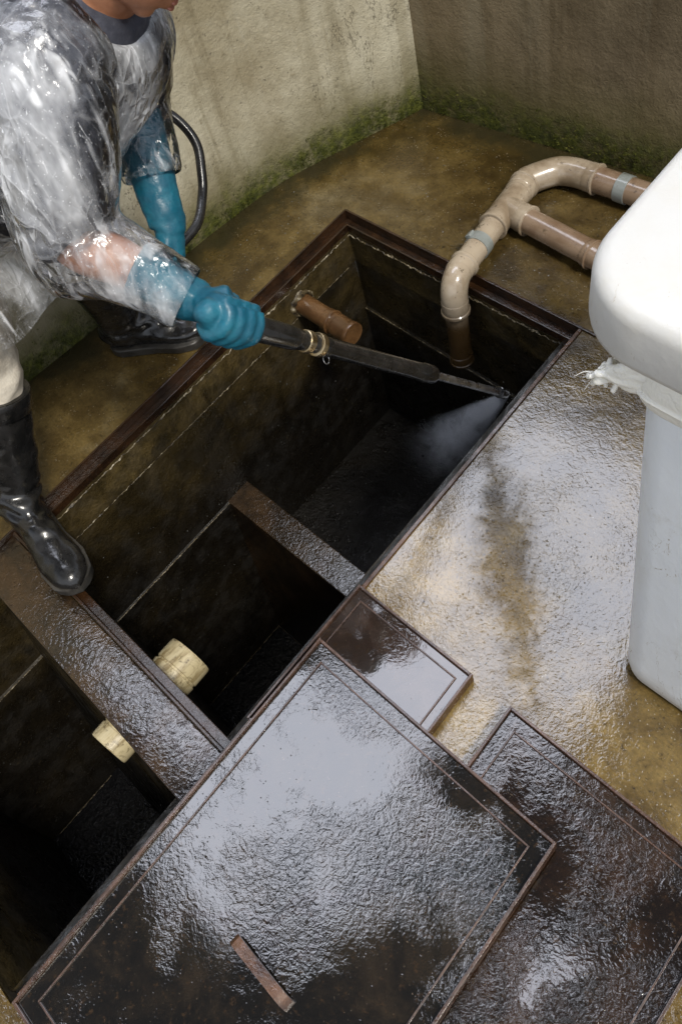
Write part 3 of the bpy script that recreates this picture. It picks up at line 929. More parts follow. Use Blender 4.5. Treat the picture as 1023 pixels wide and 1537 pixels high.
def build_pipes():
    z = 0.045
    r = 0.036
    V_ = Vector
    dp = empty("drain_pipe", (-1.41, 1.5, 0), "tan plastic drain pipe with tee and bends, dropping into the tank", "pipe")
    top = V_((-1.372, 1.304, -0.02)); bot = V_((-1.372, 1.304, -0.26))
    bend_o = V_((-1.396, 1.362, z))
    tee = V_((-1.452, 1.628, z))
    axd = (tee - bend_o).normalized()
    # down leg
    bm = bmesh.new(); pipe_run(bm, [bot, top], 0.033); collar(bm, bot + V_((0, 0, 0.02)), (0, 0, -1), 0.034, 0.035, 0.002)
    from_bm("down_pipe", bm, 'pvc', dp, True, 40)
    bm = bmesh.new()
    cpt = V_((-1.372, 1.304, 0.055))
    pipe_run(bm, arc_pts(top + V_((0, 0, 0.0)), cpt, bend_o - axd * 0.004, 12), 0.0385, n=28)
    collar(bm, top + V_((0, 0, -0.008)), (0, 0, -1), 0.038, 0.05)
    collar(bm, bend_o + axd * 0.008, axd, 0.038, 0.05)
    from_bm("elbow", bm, 'pvc', dp, True, 35)
    bm = bmesh.new(); pipe_run(bm, [bend_o, tee - axd * 0.05], r); from_bm("straight_pipe", bm, 'pvc', dp, True, 40)
    bm = bmesh.new()
    pm = bend_o.lerp(tee, 0.40)
    add_loft(bm, [pm - axd * 0.016, pm + axd * 0.016], [0.0385, 0.0385], V_((0.3, 0.2, 1)), 28)
    q = pm - V_((0.0, 0, 0)); up_ = V_((-0.6, -0.15, 0.75)).normalized()
    add_hexa(bm, [q + axd * a + up_ * h + axd.cross(up_) * c for h in (0.037, 0.046) for a, c in ((-.012, -.010), (.012, -.010), (.012, .010), (-.012, .010))], 0.002)
    from_bm("clamp_band", bm, 'clamp', dp, True, 40)
    # tee
    tdir = V_((1.0, -0.075, 0)).normalized()
    bm = bmesh.new()
    pipe_run(bm, [tee - axd * 0.075, tee + axd * 0.075], 0.0405, n=28)
    pipe_run(bm, [tee, tee + tdir * 0.085], 0.0400, n=28)
    collar(bm, tee - axd * 0.065, -axd, 0.0405, 0.035)
    collar(bm, tee + tdir * 0.075, tdir, 0.0400, 0.035)
    from_bm("tee", bm, 'pvc', dp, True, 35)
    # branch pipe to behind the bin
    bm = bmesh.new(); pipe_run(bm, [tee + tdir * 0.08, tee + tdir * 0.98], r); from_bm("branch_pipe", bm, 'pvc_brown', dp, True, 40)
    bm = bmesh.new()
    collar(bm, tee + tdir * 0.312, tdir, 0.037, 0.022, 0.0035); from_bm("collar", bm, 'pvc_brown', dp, True, 35)
    # wide bend
    b0 = tee + axd * 0.07
    e0 = V_((-1.335, 1.862, z)); edir = V_((1.0, 0.055, 0)).normalized()
    bm = bmesh.new()
    pts = [V_(a) for a in smooth_path([b0, b0 + axd * 0.05, V_((-1.475, 1.765, z)), V_((-1.435, 1.832, z)), V_((-1.385, 1.856, z)), e0, e0 + edir * 0.02], 5)]
    pipe_run(bm, pts, 0.0415, n=28)
    collar(bm, e0 + edir * 0.012, edir, 0.0415, 0.035)
    collar(bm, b0 + axd * 0.03, axd, 0.0415, 0.035)
    from_bm("bend", bm, 'pvc', dp, True, 35)
    bm = bmesh.new(); pipe_run(bm, [e0, e0 + edir * 0.95], 0.038); from_bm("wall_pipe", bm, 'pvc_brown', dp, True, 40)
    bm = bmesh.new()
    pm = e0 + edir * 0.115
    add_loft(bm, [pm - edir * 0.017, pm + edir * 0.017], [0.041, 0.041], V_((0.3, 0.2, 1)), 28)
    from_bm("clamp_band", bm, 'clamp', dp, True, 40)

    # brown stub in the chamber wall
    sp = empty("inlet_pipe", (-1.83, 1.12, -0.13), "stained brown stub pipe sticking out of the chamber wall beyond the spray lance", "pipe")
    d = V_((1, 0.0, -0.03)).normalized(); p = V_((-1.84, 1.108, -0.115))
    bm = bmesh.new(); pipe_run(bm, [p, p + d * 0.17], 0.033); from_bm("pipe_body", bm, 'pvc_rust', sp, True, 40)
    bm = bmesh.new(); collar(bm, p + d * 0.125, d, 0.0345, 0.03); collar(bm, p + d * 0.19, d, 0.036, 0.07, 0.002)
    pipe_run(bm, [p + d * 0.15, p + d * 0.18], 0.034)
    from_bm("socket", bm, 'pvc_rust', sp, True, 35)
    bm = bmesh.new()
    c = V_((-1.838, 1.108, -0.115))
    rnd = random.Random(4)
    n = 26
    ring0 = [bm.verts.new(c + V_((0, math.cos(k / n * 6.283), math.sin(k / n * 6.283))) * 0.032) for k in range(n)]
    ring1 = [bm.verts.new(c + V_((rnd.uniform(.006, .016), 0, 0)) + V_((0, math.cos(k / n * 6.283), math.sin(k / n * 6.283))) * 0.037) for k in range(n)]
    ring2 = [bm.verts.new(c + V_((-0.0015, 0, 0)) + V_((0, math.cos(k / n * 6.283), math.sin(k / n * 6.283))) * rnd.uniform(0.041, 0.052)) for k in range(n)]
    for k in range(n):
        j = (k + 1) % n
        bm.faces.new((ring0[k], ring0[j], ring1[j], ring1[k])); bm.faces.new((ring1[k], ring1[j], ring2[j], ring2[k]))
    from_bm("mortar_collar", bm, 'lime', sp, True)

    # cream pipe through the divider
    cp = empty("overflow_pipe", S(-1.205, -0.03, -0.17), "cream plastic overflow pipe let through the divider, showing on both sides of it", "pipe")
    def cream(v_in, v_out, name, uc, zc, rr):
        bm = bmesh.new()
        p = S(uc, v_in, zc); q = S(uc, v_out, zc)
        d = (q - p); L_ = d.length; d.normalize()
        prof = [(0, rr), (0.30, rr), (0.30, rr + .004), (0.47, rr + .0045), (0.48, rr + .0005), (0.53, rr + .0005), (0.54, rr + .004), (0.90, rr + .0035), (0.97, rr + .003), (1.0, rr + .001), (1.0, rr - .006), (0.6, rr - .007)]
        add_loft(bm, [p + d * (L_ * a) for a, _ in prof], [b_ for _, b_ in prof], V_((0.2, 0.1, 1)), 40, cap=False)
        from_bm(name, bm, 'pvc_cream', cp, True, 30)
    cream(0.0, 0.115, "upper_socket", -1.215, -0.175, 0.058)
    cream(-0.09, -0.180, "lower_socket", -1.205, -0.165, 0.050)


# ------------------------------------------------------------------ bin
def rrect(u0, u1, v0, v1, r, z, n=8):
    pts = []
    for cx, cy, a0 in ((u1 - r, v1 - r, 0), (u0 + r, v1 - r, 90), (u0 + r, v0 + r, 180), (u1 - r, v0 + r, 270)):
        for k in range(n + 1):
            a = R(a0 + 90 * k / n)
            pts.append(S(cx + r * math.cos(a), cy + r * math.sin(a), z))
    return pts


def skin_rings(bm, rings, cap0=True, cap1=True):
    rv = [[bm.verts.new(p) for p in ring] for ring in rings]
    n = len(rv[0])
    for a, c in zip(rv[:-1], rv[1:]):
        for k in range(n):
            bm.faces.new((a[k], a[(k + 1) % n], c[(k + 1) % n], c[k]))
    if cap0:
        bm.faces.new(rv[0][::-1])
    if cap1:
        bm.faces.new(rv[-1])
    return rv


def build_bin():
    root = empty("waste_bin", S(-0.05, 0.98, 0), "tall white plastic waste bin with a rounded lid, standing on the wet floor", "waste bin")
    bm = bmesh.new()
    rings = []
    bu0, bu1, bv0, bv1 = -0.314, 0.20, 0.684, 1.26
    tu0, tu1, tv0, tv1 = -0.354, 0.26, 0.694, 1.32
    prof = [(0.0, 0.018), (0.004, 0.008), (0.014, 0.002), (0.03, 0.0)] + [(k / 16 * 0.924, 0.0) for k in range(1, 17)]
    for z, ins in prof:
        t = z / 0.9
        u0, u1, v0, v1 = bu0 + (tu0 - bu0) * t, bu1 + (tu1 - bu1) * t, bv0 + (tv0 - bv0) * t, bv1 + (tv1 - bv1) * t
        rings.append(rrect(u0 + ins, u1 - ins, v0 + ins, v1 - ins, 0.055, z + 0.001, 8))
    skin_rings(bm, rings)
    from_bm("body", bm, 'bin', root, True, 50)
    bm = bmesh.new()
    lu0, lu1, lv0, lv1 = -0.460, 0.34, 0.668, 1.40
    prof = [(0.915, 0.050), (0.911, 0.012), (0.912, 0.006), (0.916, 0.001), (0.924, 0.0), (0.980, 0.002), (0.988, 0.004), (0.994, 0.008), (0.998, 0.014), (0.9995, 0.022), (1.001, 0.10), (1.003, 0.20)]
    rings = [rrect(lu0 + i, lu1 - i, lv0 + i, lv1 - i, max(0.115 - i * 0.5, 0.02), z, 12) for z, i in prof]
    skin_rings(bm, rings)
    from_bm("lid", bm, 'bin_lid', root, True, 50)

    # liner folded over the rim, knotted at the corner
    ln = empty("bin_liner", S(-0.05, 0.98, 0.83), "white bin liner folded over the rim of the bin and knotted at its corner", "bin liner")
    bm = bmesh.new()
    rings = []
    prof = [(0.918, 0.004), (0.906, 0.010), (0.894, 0.013), (0.880, 0.0145), (0.866, 0.0150), (0.8615, 0.0150), (0.860, 0.0185), (0.857, 0.0190), (0.854, 0.0160), (0.846, 0.0150), (0.838, 0.0130), (0.831, 0.008), (0.832, 0.003)]
    for z, o_ in prof:
        ring = rrect(tu0 - o_, tu1 + o_, tv0 - o_, tv1 + o_, 0.06, z, 10)
        dense = []
        for k in range(len(ring)):
            a, c = ring[k], ring[(k + 1) % len(ring)]
            m = max(1, int((c - a).length / 0.012))
            for q in range(m):
                dense.append(a.lerp(c, q / m))
        rings.append(dense)
    mn = min(len(r_) for r_ in rings)
    rings2 = []
    for i, ring in enumerate(rings):
        idx = [ring[int(k * len(ring) / mn)] for k in range(mn)]
        c0 = S(-0.05, 0.98, 0)
        rr = []
        for p in idx:
            d = Vector((p.x - c0.x, p.y - c0.y, 0)).normalized()
            w_ = noise.noise(Vector((p.x * 14, p.y * 14, p.z * 30))) * 0.006 + noise.noise(Vector((p.x * 4, p.y * 4, 3))) * 0.006
            rr.append(p + d * w_ + Vector((0, 0, noise.noise(Vector((p.x * 9, p.y * 9, 7))) * 0.011 * (1 if i > 2 else 0))))
        rings2.append(rr)
    skin_rings(bm, rings2, False, False)
    from_bm("folded_band", bm, 'liner', ln, True, 80)
    kc = S(-0.392, 0.686, 0.858)
    bm = bmesh.new()
    rnd = random.Random(11)
    for k in range(8):
        p = kc + Vector((rnd.uniform(-.007, .009), rnd.uniform(-.007, .007), rnd.uniform(-.014, .012)))
        a = rnd.uniform(0, 6.28)
        pr = []
        for q in range(6):
            t = q / 5
            pr.append((p.x + math.cos(a + t * 4.2) * 0.010 - 0.004 * t, p.y + math.sin(a + t * 4.2) * 0.010, p.z + (t - 0.5) * 0.03 + rnd.uniform(-.004, .004), rnd.uniform(.003, .0055)))
        sloft(bm, pr, n=8, per=4)
    g0, g1, g2 = S(-0.325, 0.700, 0.876), S(-0.352, 0.688, 0.876), S(-0.374, 0.684, 0.870)
    sloft(bm, [(*g0, .030, .010), (*g1, .028, .010), (*g2, .016, .009), (*kc, .008, .007)], Vector((0, 0, 1)), 14, 5)
    me = union(bm, 0.002, 3)
    displace(me, lambda p: 0.0025 * noise.noise(Vector((p.x * 40, p.y * 40, p.z * 110))))
    link("knot", me, 'liner', ln, True)
    bm = bmesh.new()
    for k in range(5):
        p = kc + Vector((rnd.uniform(-.010, 0), rnd.uniform(-.01, .01), rnd.uniform(-.02, .01)))
        d = Vector((-0.6 + rnd.uniform(-.4, .5), -0.35 + rnd.uniform(-.5, .6), rnd.uniform(-.9, .3))).normalized()
        ln_ = rnd.uniform(.015, .032)
        p1 = p + d * ln_ * .5; p2 = p + d * ln_ + Vector((0, 0, -ln_ * .5))
        sloft(bm, [(*p, .0011), (*p1, .0008), (*p2, .0005)], n=6, per=5)
    from_bm("loose_strand", bm, 'liner', ln, True)


# ------------------------------------------------------------------ lance, hose
H0 = Vector((-1.102, 0.547, 0.690))
TIP = Vector((-1.042, 1.131, -0.020))
LD = (TIP - H0).normalized()
LL = (TIP - H0).length


def build_lance():
    root = empty("spray_lance", H0, "long black pressure washer lance in the gloved hand, nozzle spraying into the tank", "lance")
    P = lambda t: H0 + LD * (LL * t)
    sd_ = Vector((0, 0, 1))
    def part(name, prof, mat, n=24):
        bm = bmesh.new()
        add_loft(bm, [P(t) for t, _ in prof], [r_ for _, r_ in prof], sd_, n)
        return from_bm(name, bm, mat, root, True, 35)
    part("handle", [(-0.062, .0135), (-0.058, .016), (0.001, .016)], 'lance')
    part("grip_sleeve", [(0.0, 0.0207), (0.004, 0.0233), (0.02, 0.0242), (0.115, 0.0231), (0.125, 0.0216), (0.128, 0.0198), (0.150, 0.0194)], 'lance')
    part("collar", [(0.1505, 0.0207), (0.152, 0.0224), (0.168, 0.0224), (0.170, 0.0207)], 'brass')
    part("coupling", [(0.1705, 0.0189), (0.188, 0.0189)], 'lance')
    part("collar", [(0.1885, 0.0216), (0.190, 0.0236), (0.204, 0.0236), (0.206, 0.0216)], 'brass')
    part("insulated_barrel", [(0.2065, 0.0198), (0.225, 0.0209), (0.23, 0.0195), (0.40, 0.0195), (0.52, 0.0195), (0.575, 0.0195), (0.58, 0.0216), (0.622, 0.0214), (0.632, 0.0189), (0.636, 0.0106)], 'lance')
    part("lance_tube", [(0.637, 0.0095), (0.955, 0.0092)], 'steel')
    part("nozzle", [(0.9555, .0130), (0.957, .0148), (0.985, .0148), (0.992, .0125), (1.0, .0085)], 'lance')
    # little split ring hanging on the coupling
    bm = bmesh.new()
    c = P(0.212) + Vector((0.004, -0.004, -0.031))
    pts = [c + Vector((math.cos(a) * .009, math.sin(a) * .004, math.sin(a) * .011)) for a in [k / 16 * 6.0 for k in range(17)]]
    add_loft(bm, pts, [.0011] * 17, Vector((0.1, 1, 0.2)), 6)
    from_bm("split_ring", bm, 'steel', root, True)

    # spray
    bm = bmesh.new()
    n = 24
    Lm = 0.46
    v0 = [bm.verts.new((math.cos(k / n * 6.28318) * .010, math.sin(k / n * 6.28318) * .010, -0.001)) for k in range(n)]
    v1 = [bm.verts.new((math.cos(k / n * 6.28318) * .205, math.sin(k / n * 6.28318) * .205, -Lm)) for k in range(n)]
    for k in range(n):
        bm.faces.new((v0[k], v0[(k + 1) % n], v1[(k + 1) % n], v1[k]))
    bm.faces.new(v0[::-1]); bm.faces.new(v1)
    m = from_bm("mist", bm, 'mist')
    dr = Vector((-0.38, -0.40, -0.55)).normalized()
    m.rotation_euler = (-dr).to_track_quat('Z', 'Y').to_euler()
    m.location = TIP + dr * 0.004
    struct(m, "stuff")


def build_hose(lh):
    pts = [(lh[0] + .036, lh[1] - .048, lh[2] + .044), lh, (lh[0] - .030, lh[1] + .04, lh[2] - .025), (-1.555, 0.735, .580), (-1.600, 0.800, .600), (-1.625, .832, .632), (-1.660, .862, .672), (-1.705, .862, .715),
           (-1.740, .835, .745), (-1.80, .76, .755), (-1.88, .62, .72), (-1.96, .42, .62), (-2.03, .12, .45), (-2.08, -.25, .20), (-2.08, -.60, .03), (-2.06, -.95, .012), (-1.95, -1.8, .012)]
    bm = bmesh.new()
    sloft(bm, [(*p, .0108) for p in pts], Vector((0.2, 0.3, 1)), 14, 8)
    o = from_bm("hose", bm, 'hose', None, True)
    tag(o, "black rubber pressure hose looping out from behind the person by the pale wall", "hose")


# ------------------------------------------------------------------ person
def fist(bm, gc, L, q2, wrist, rg=0.017, rf=0.0105, k_=1.0):
    """a power grip round an axis through gc along L; q2 = direction from wrist to knuckles"""
    q1 = q2.cross(L).normalized()
    def at(a, r, s):
        s *= 1.12
        return gc + q1 * (math.cos(a) * r) + q2 * (math.sin(a) * r) + L * s
    # palm / back of hand
    for k, s in enumerate((0.030, 0.010, -0.010, -0.030)):
        rr = rf * (1.0, 1.05, 1.0, 0.90)[k]
        kn = at(R(48), rg + 0.022, s)
        # metacarpal
        w0 = wrist + L * s * 0.55
        sloft(bm, [(*w0, .014 * k_), (*(w0.lerp(kn, 0.55) + q1 * 0.004), .0145 * k_), (*kn, .0135 * k_)], L, 10, 4)
        ln_ = (258, 268, 262, 246)[k]
        pts = []
        for j, a in enumerate((48, 80, 112, 150, 188, 222, ln_)):
            knob = 0.003 if a in (112, 188) else 0
            pts.append((*at(R(a), rg + rr * 0.95 + (0.006 if a < 90 else 0.0) + knob, s + 0.002 * math.sin(j)), k_ * rr * (1.12 if a in (48, 112) else 1.0 if a < 200 else 0.88)))
        sloft(bm, pts, L, 12, 4)
    sloft(bm, [(*at(R(-40), rg + .004, -.040), .016 * k_), (*at(R(40), .006, -.046), .024 * k_), (*at(R(130), rg * .6, -.040), .014 * k_)], L, 12, 4)
    sloft(bm, [(*at(0, 0, -.052), .015 * k_), (*at(0, 0, -.044), .022 * k_), (*at(0, 0, -.020), .020 * k_)], q1, 12, 4)
    # heel of the hand and thumb
    sloft(bm, [(*(wrist - q2 * 0.012), .025 * k_), (*(wrist + q2 * .03), .029 * k_), (*at(R(-4), rg + 0.018, 0.0), .025 * k_)], L, 14, 4)
    th = [(*at(R(-35), rg + 0.026, 0.012), .017), (*at(R(-62), rg + 0.022, 0.032), .0145), (*at(R(-88), rg + 0.015, 0.050), .0125), (*at(R(-112), rg + 0.012, 0.064), .0115), (*at(R(-130), rg + 0.0105, 0.072), .0085)]
    sloft(bm, [(*a[:3], a[3] * k_) for a in th], q1, 12, 5)


def build_person():
    V_ = Vector
    up = V_((0, 0, 1))
    rt = V_((0.10, -0.98, -0.03)).normalized()       # towards the person's right
    shR, shL = V_((-1.405, 0.525, 1.110)), V_((-1.520, 0.765, 1.130))
    elR, elL = V_((-1.350, 0.408, 0.885)), V_((-1.655, 0.755, 0.870))
    F = V_((0.80, 0.36, -0.48)).normalized()
    q2R = V_((0.912, 0.117, 0.171))
    q2R = (q2R - LD * q2R.dot(LD)).normalized()
    gcR = H0 - LD * 0.056
    q1R = q2R.cross(LD).normalized()
    wrR = gcR + q1R * 0.016 - q2R * 0.064 - LD * 0.022
    hoseD = V_((-0.45, 0.6, -0.55)).normalized()
    FL = V_((0.45, -0.60, -0.80)).normalized()
    q2L = (FL - hoseD * FL.dot(hoseD)).normalized()
    gcL = V_((-1.510, 0.603, 0.600))
    q1L = q2L.cross(hoseD).normalized()
    wrL = gcL + q1L * 0.030 - q2L * 0.070
    pel = V_((-1.795, 0.370, 0.775))
    hipR, hipL = pel + rt * 0.09 - up * .02, pel - rt * 0.09 - up * .02
    knR, anR = V_((-1.768, 0.205, 0.43)), V_((-1.742, 0.068, 0.085))
    knL, anL = V_((-1.93, 0.585, 0.43)), V_((-2.035, 0.625, 0.085))
    nb = V_((-1.425, 0.678, 1.150))
    # head
    hup = V_((0.484, 0.591, 0.645)).normalized()
    fc = V_((0.458, 0.458, -0.763)); fc = (fc - hup * fc.dot(hup)).normalized()
    hs = fc.cross(hup).normalized()
    chin = V_((-1.345, 0.692, 1.118))
    hc = chin + hup * 0.108 - fc * 0.062

    spine = [pel - up * .05, pel + V_((.03, .02, .06)), V_((-1.655, .475, .900)), V_((-1.555, .570, 1.010)), V_((-1.475, .640, 1.090)), nb]
    # ---------------- body: one continuous surface
    bm = bmesh.new()
    sloft(bm, [(*p, *r) for p, r in zip(spine, [(.12, .09), (.165, .115), (.145, .10), (.165, .11), (.165, .095), (.06, .055)])], rt, 24, 5)
    sloft(bm, [(*nb, .058), (*nb.lerp(hc, .5), .052), (*(hc - fc * .03), .055)], rt, 18, 5)
    ellipsoid(bm, hc + hup * .03 - fc * .012, (hs, fc, hup), (.074, .090, .088), 24)           # skull
    ellipsoid(bm, hc - hup * .035 + fc * .022, (hs, fc, hup), (.060, .062, .070), 24)          # face and jaw
    ellipsoid(bm, chin + hup * .018 - fc * .016, (hs, fc, hup), (.030, .024, .020), 16)        # chin
    ellipsoid(bm, hc + fc * .070 + hup * .032, (hs, fc, hup), (.048, .016, .012), 16)          # brow
    sloft(bm, [(*(hc + fc * .076 + hup * .022), .008), (*(hc + fc * .092 - hup * .008), .011), (*(hc + fc * .096 - hup * .022), .0145), (*(hc + fc * .078 - hup * .030), .010)], hs, 12, 4)
    for s in (-1, 1):
        ellipsoid(bm, hc + fc * .083 - hup * .023 + hs * (.013 * s), (hs, fc, hup), (.009, .011, .008), 12)
        ellipsoid(bm, hc - fc * .012 - hup * .004 + hs * (.077 * s), (hs, fc, hup), (.008, .020, .032), 14)    # ears
        ellipsoid(bm, hc + fc * .055 - hup * .020 + hs * (.036 * s), (hs, fc, hup), (.022, .022, .020), 14)    # cheeks
    ellipsoid(bm, hc + fc * .079 - hup * .056, (hs, fc, hup), (.024, .010, .0065), 14)
    ellipsoid(bm, hc + fc * .077 - hup * .069, (hs, fc, hup), (.021, .010, .0065), 14)
    for sh, e, wr in ((shR, elR, wrR), (shL, elL, wrL)):
        sloft(bm, [(*sh.lerp(nb, .35), .055), (*sh, .062), (*sh.lerp(e, .5), .050), (*e, .043), (*e.lerp(wr, .35), .044), (*e.lerp(wr, .75), .031), (*wr, .022)], rt, 18, 5)
    for h, k, a in ((hipR, knR, anR), (hipL, knL, anL)):
        sloft(bm, [(*(h + up * .03), .085), (*h.lerp(k, .35), .080), (*k, .056), (*k.lerp(a, .35), .055), (*a, .038)], rt, 18, 5)
    # hands inside the gloves
    fist(bm, gcR, LD, q2R, wrR, rf=0.0105, k_=0.72)
    fist(bm, gcL, hoseD, q2L, wrL, rg=.014, rf=0.0105, k_=0.72)
    me = union(bm, 0.0055, 3)
    body = link("person", me, 'skin', None, True)
    tag(body, "person in a clear plastic poncho, teal gloves and black rubber boots, bending over the tank", "person")

    # lips, eyes, hair
    bm = bmesh.new()
    for dz, w_ in ((-.056, .021), (-.0675, .018)):
        ellipsoid(bm, hc + fc * .0835 + hup * dz, (hs, fc, hup), (w_, .0085, .0052), 16)
    link("lips", union(bm, 0.0018, 2), 'lips', body, True)
    for s in (-1, 1):
        bm = bmesh.new()
        ellipsoid(bm, hc + fc * .069 + hup * .012 + hs * (.031 * s), (hs, fc, hup), (.0125, .0115, .008), 16)
        e = from_bm("eye", bm, 'eye', body, True)
        bm = bmesh.new()
        ellipsoid(bm, hc + fc * .0775 + hup * .009 + hs * (.031 * s), (hs, fc, hup), (.0055, .004, .0055), 12)
        from_bm("iris", bm, 'iris', e, True)
    bm = bmesh.new()
    ellipsoid(bm, hc + hup * .040 - fc * .022, (hs, fc, hup), (.081, .092, .090), 28)
    ellipsoid(bm, hc - hup * .020 - fc * .060, (hs, fc, hup), (.066, .050, .060), 24)
    me = union(bm, 0.005, 2)
    displace(me, lambda p: 0.004 * noise.noise(p * 60) + 0.002 * noise.noise(p * 160))
    # keep the face clear: pull hair in where it would cover it
    for v in me.vertices:
        d = v.co - hc
        if d.dot(fc) > 0.045 and d.dot(hup) < 0.062:
            v.co = hc + d * 0.72
    link("hair", me, 'hair', body, True)

    # ---------------- shirt
    bm = bmesh.new()
    sloft(bm, [(*p, *r) for p, r in zip(spine[1:], [(.185, .135), (.165, .118), (.182, .126), (.182, .112), (.080, .072)])], rt, 24, 5)
    for sh, e, wr in ((shR, elR, wrR), (shL, elL, wrL)):
        sloft(bm, [(*sh.lerp(nb, .45), .070), (*sh, .080), (*sh.lerp(e, .5), .072), (*sh.lerp(e, .95), .066), (*e.lerp(wr, .03), .060)], rt, 20, 5)
    me = union(bm, 0.007, 3)
    displace(me, lambda p: 0.010 * (0.5 - abs(noise.noise(p * 9))) + 0.004 * noise.noise(p * 25))
    link("shirt", me, 'shirt', body, True)
    # ---------------- trousers
    bm = bmesh.new()
    sloft(bm, [(*(pel - up * .06), .13, .11), (*(pel + up * .02), .180, .130), (*(pel + V_((.05, .04, .10))), .165, .118)], rt, 24, 5)
    for h, k, a in ((hipR, knR, anR), (hipL, knL, anL)):
        sloft(bm, [(*(h + up * .03), .100), (*h.lerp(k, .4), .092), (*k, .070), (*k.lerp(a, .12), .064), (*k.lerp(a, .24), .050)], rt, 20, 5)
    me = union(bm, 0.007, 3)
    displace(me, lambda p: 0.012 * (0.4 - abs(noise.noise(Vector((p.x * 9, p.y * 9, p.z * 14))))) + 0.004 * noise.noise(p * 24))
    link("trousers", me, 'trousers', body, True)

    # ---------------- boots
    def boot(an, kn, toe, z0):
        an, kn, toe = V_(an), V_(kn), V_(toe)
        d = (toe - an); d.z = 0; d.normalize()
        sd2 = up.cross(d)
        g = V_((an.x, an.y, z0))
        heel = g - d * 0.065
        ln_ = (V_((toe.x, toe.y, z0)) - heel).length
        bm = bmesh.new()
        # foot
        pr = []
        for t, hw, hh in ((0.0, .020, .030), (.06, .038, .044), (.22, .043, .060), (.42, .043, .060), (.60, .050, .047), (.78, .055, .036), (.92, .046, .030), (0.985, .028, .022), (1.0, .008, .012)):
            c = heel + d * (ln_ * t) + up * (0.014 + hh)
            pr.append((*c, hw, hh))
        sloft(bm, pr, sd2, 24, 4)
        top = an.lerp(kn, 0.90)
        sh = [(*(g + up * .05 - d * .008), .052), (*(an + up * .03 + d * .006), .057), (*an.lerp(kn, .22), .060), (*an.lerp(kn, .5), .070), (*top, .078)]
        sloft(bm, sh, d, 24, 6)
        sloft(bm, [(*(an + up * .05 + d * .01), .046), (*(an + d * .045 + up * .015), .050), (*(g + d * .09 + up * .050), .044)], sd2, 20, 5)
        me = union(bm, 0.005, 5)
        ax_ = (kn - an).normalized()

        def wr_(p):
            h = (p - an).dot(ax_)
            a = max(0, 1 - abs(h - 0.035) / 0.07)
            return 0.005 * a * math.sin(h * 150 + 2.0 * noise.noise(p * 18)) + 0.0035 * noise.noise(p * 14) + .0015 * noise.noise(p * 40)
        displace(me, wr_)
        b = link("boot", me, 'boot', body, True)
        # sole with heel block and welt
        bm = bmesh.new()
        outl = []
        for k in range(40):
            a = k / 40 * 2 * math.pi
            t = 0.5 - 0.5 * math.cos(a)
            hw = np.interp(t, [0, .03, .12, .3, .5, .72, .9, .97, 1.0], [0.0, .028, .042, .043, .044, .056, .049, .030, 0.0])
            outl.append((heel + d * (ln_ * (t * 1.015 - .005)), hw * (1 if a < math.pi else -1) * 1.07))
        rings = []
        for z_, sc_ in ((0.001, .95), (.004, .985), (.018, 1.0), (.022, 1.035), (.027, 1.035), (.030, .96)):
            rings.append([c + sd2 * (hw * sc_) + up * z_ for c, hw in outl])
        skin_rings(bm, rings)
        from_bm("sole", bm, 'sole', b, True, 40)
        # rolled top band
        bm = bmesh.new()
        prof = [(-.045, .0790), (-.043, .0815), (-.004, .0830), (.002, .0815), (.003, .0780), (-.01, .0740)]
        add_loft(bm, [top + ax_ * a for a, _ in prof], [r_ for _, r_ in prof], d, 30, cap=False)
        from_bm("top_band", bm, 'boot', b, True, 60)
    boot(anR, knR, V_((-1.468, 0.030, 0)), 0.0)
    boot(anL, knL, V_((-1.872, 0.785, 0)), 0.001)

    # ---------------- gloves
    def glove(gc, L, q2, wr, e, rg, cuff):
        bm = bmesh.new()
        fist(bm, gc, L, q2, wr, rg=rg, rf=0.0122, k_=1.08)
        sloft(bm, [(*wr.lerp(gc, .15), .032), (*wr, .037), (*wr.lerp(e, .15), .041), (*wr.lerp(e, .4), .047), (*wr.lerp(e, cuff), .056)], V_((0, 0, 1)), 20, 5)
        me = union(bm, 0.0036, 7, .5)
        ar = (e - wr).normalized()

        def wrk(p):
            h = (p - wr).dot(ar)
            a = max(0, 1 - abs(h - .02) / .09)
            return .0045 * a * (0.4 - abs(noise.noise(Vector((p.x, p.y, p.z)) * 26))) * 1.6 + .0014 * noise.noise(p * 45)
        displace(me, wrk)
        link("glove", me, 'glove', body, True)
    glove(gcR, LD, q2R, wrR, elR, .0195, 0.50)
    glove(gcL, hoseD, q2L, wrL, elL, .0135, 0.80)

    # ---------------- poncho
    bm = bmesh.new()
    sp = [(*V_((-1.835, .330, .500)), .235, .185), (*V_((-1.815, .355, .62)), .220, .170), (*(pel + V_((0.0, .0, .03))), .205, .160), (*spine[2], .195, .150), (*spine[3], .215, .155), (*spine[4], .205, .135), (*(nb - V_((.01, .01, .012))), .105, .095)]
    sloft(bm, sp, rt, 40, 7)
    sloft(bm, [(*shR.lerp(nb, .45), .085), (*shR, .104), (*shR.lerp(elR, .5), .104), (*elR, .088), (*elR.lerp(wrR, .35), .074), (*elR.lerp(wrR, .7), .058), (*elR.lerp(wrR, .93), .049)], rt, 28, 7)
    cl = elL.lerp(wrL, .64)
    sloft(bm, [(*shL.lerp(nb, .45), .085), (*shL, .085), (*shL.lerp(elL, .5), .090), (*elL, .088), (*elL.lerp(wrL, .25), .068), (*cl, .055)], rt, 28, 7)
    me = union(bm, 0.0062, 6)

    def ridge(p, s, sx=(1, 1, 1)):
        q = Vector((p.x * s * sx[0], p.y * s * sx[1], p.z * s * sx[2]))
        q = q + noise.noise_vector(q * 0.7) * 0.45
        return 1 - 2 * abs(noise.noise(q))

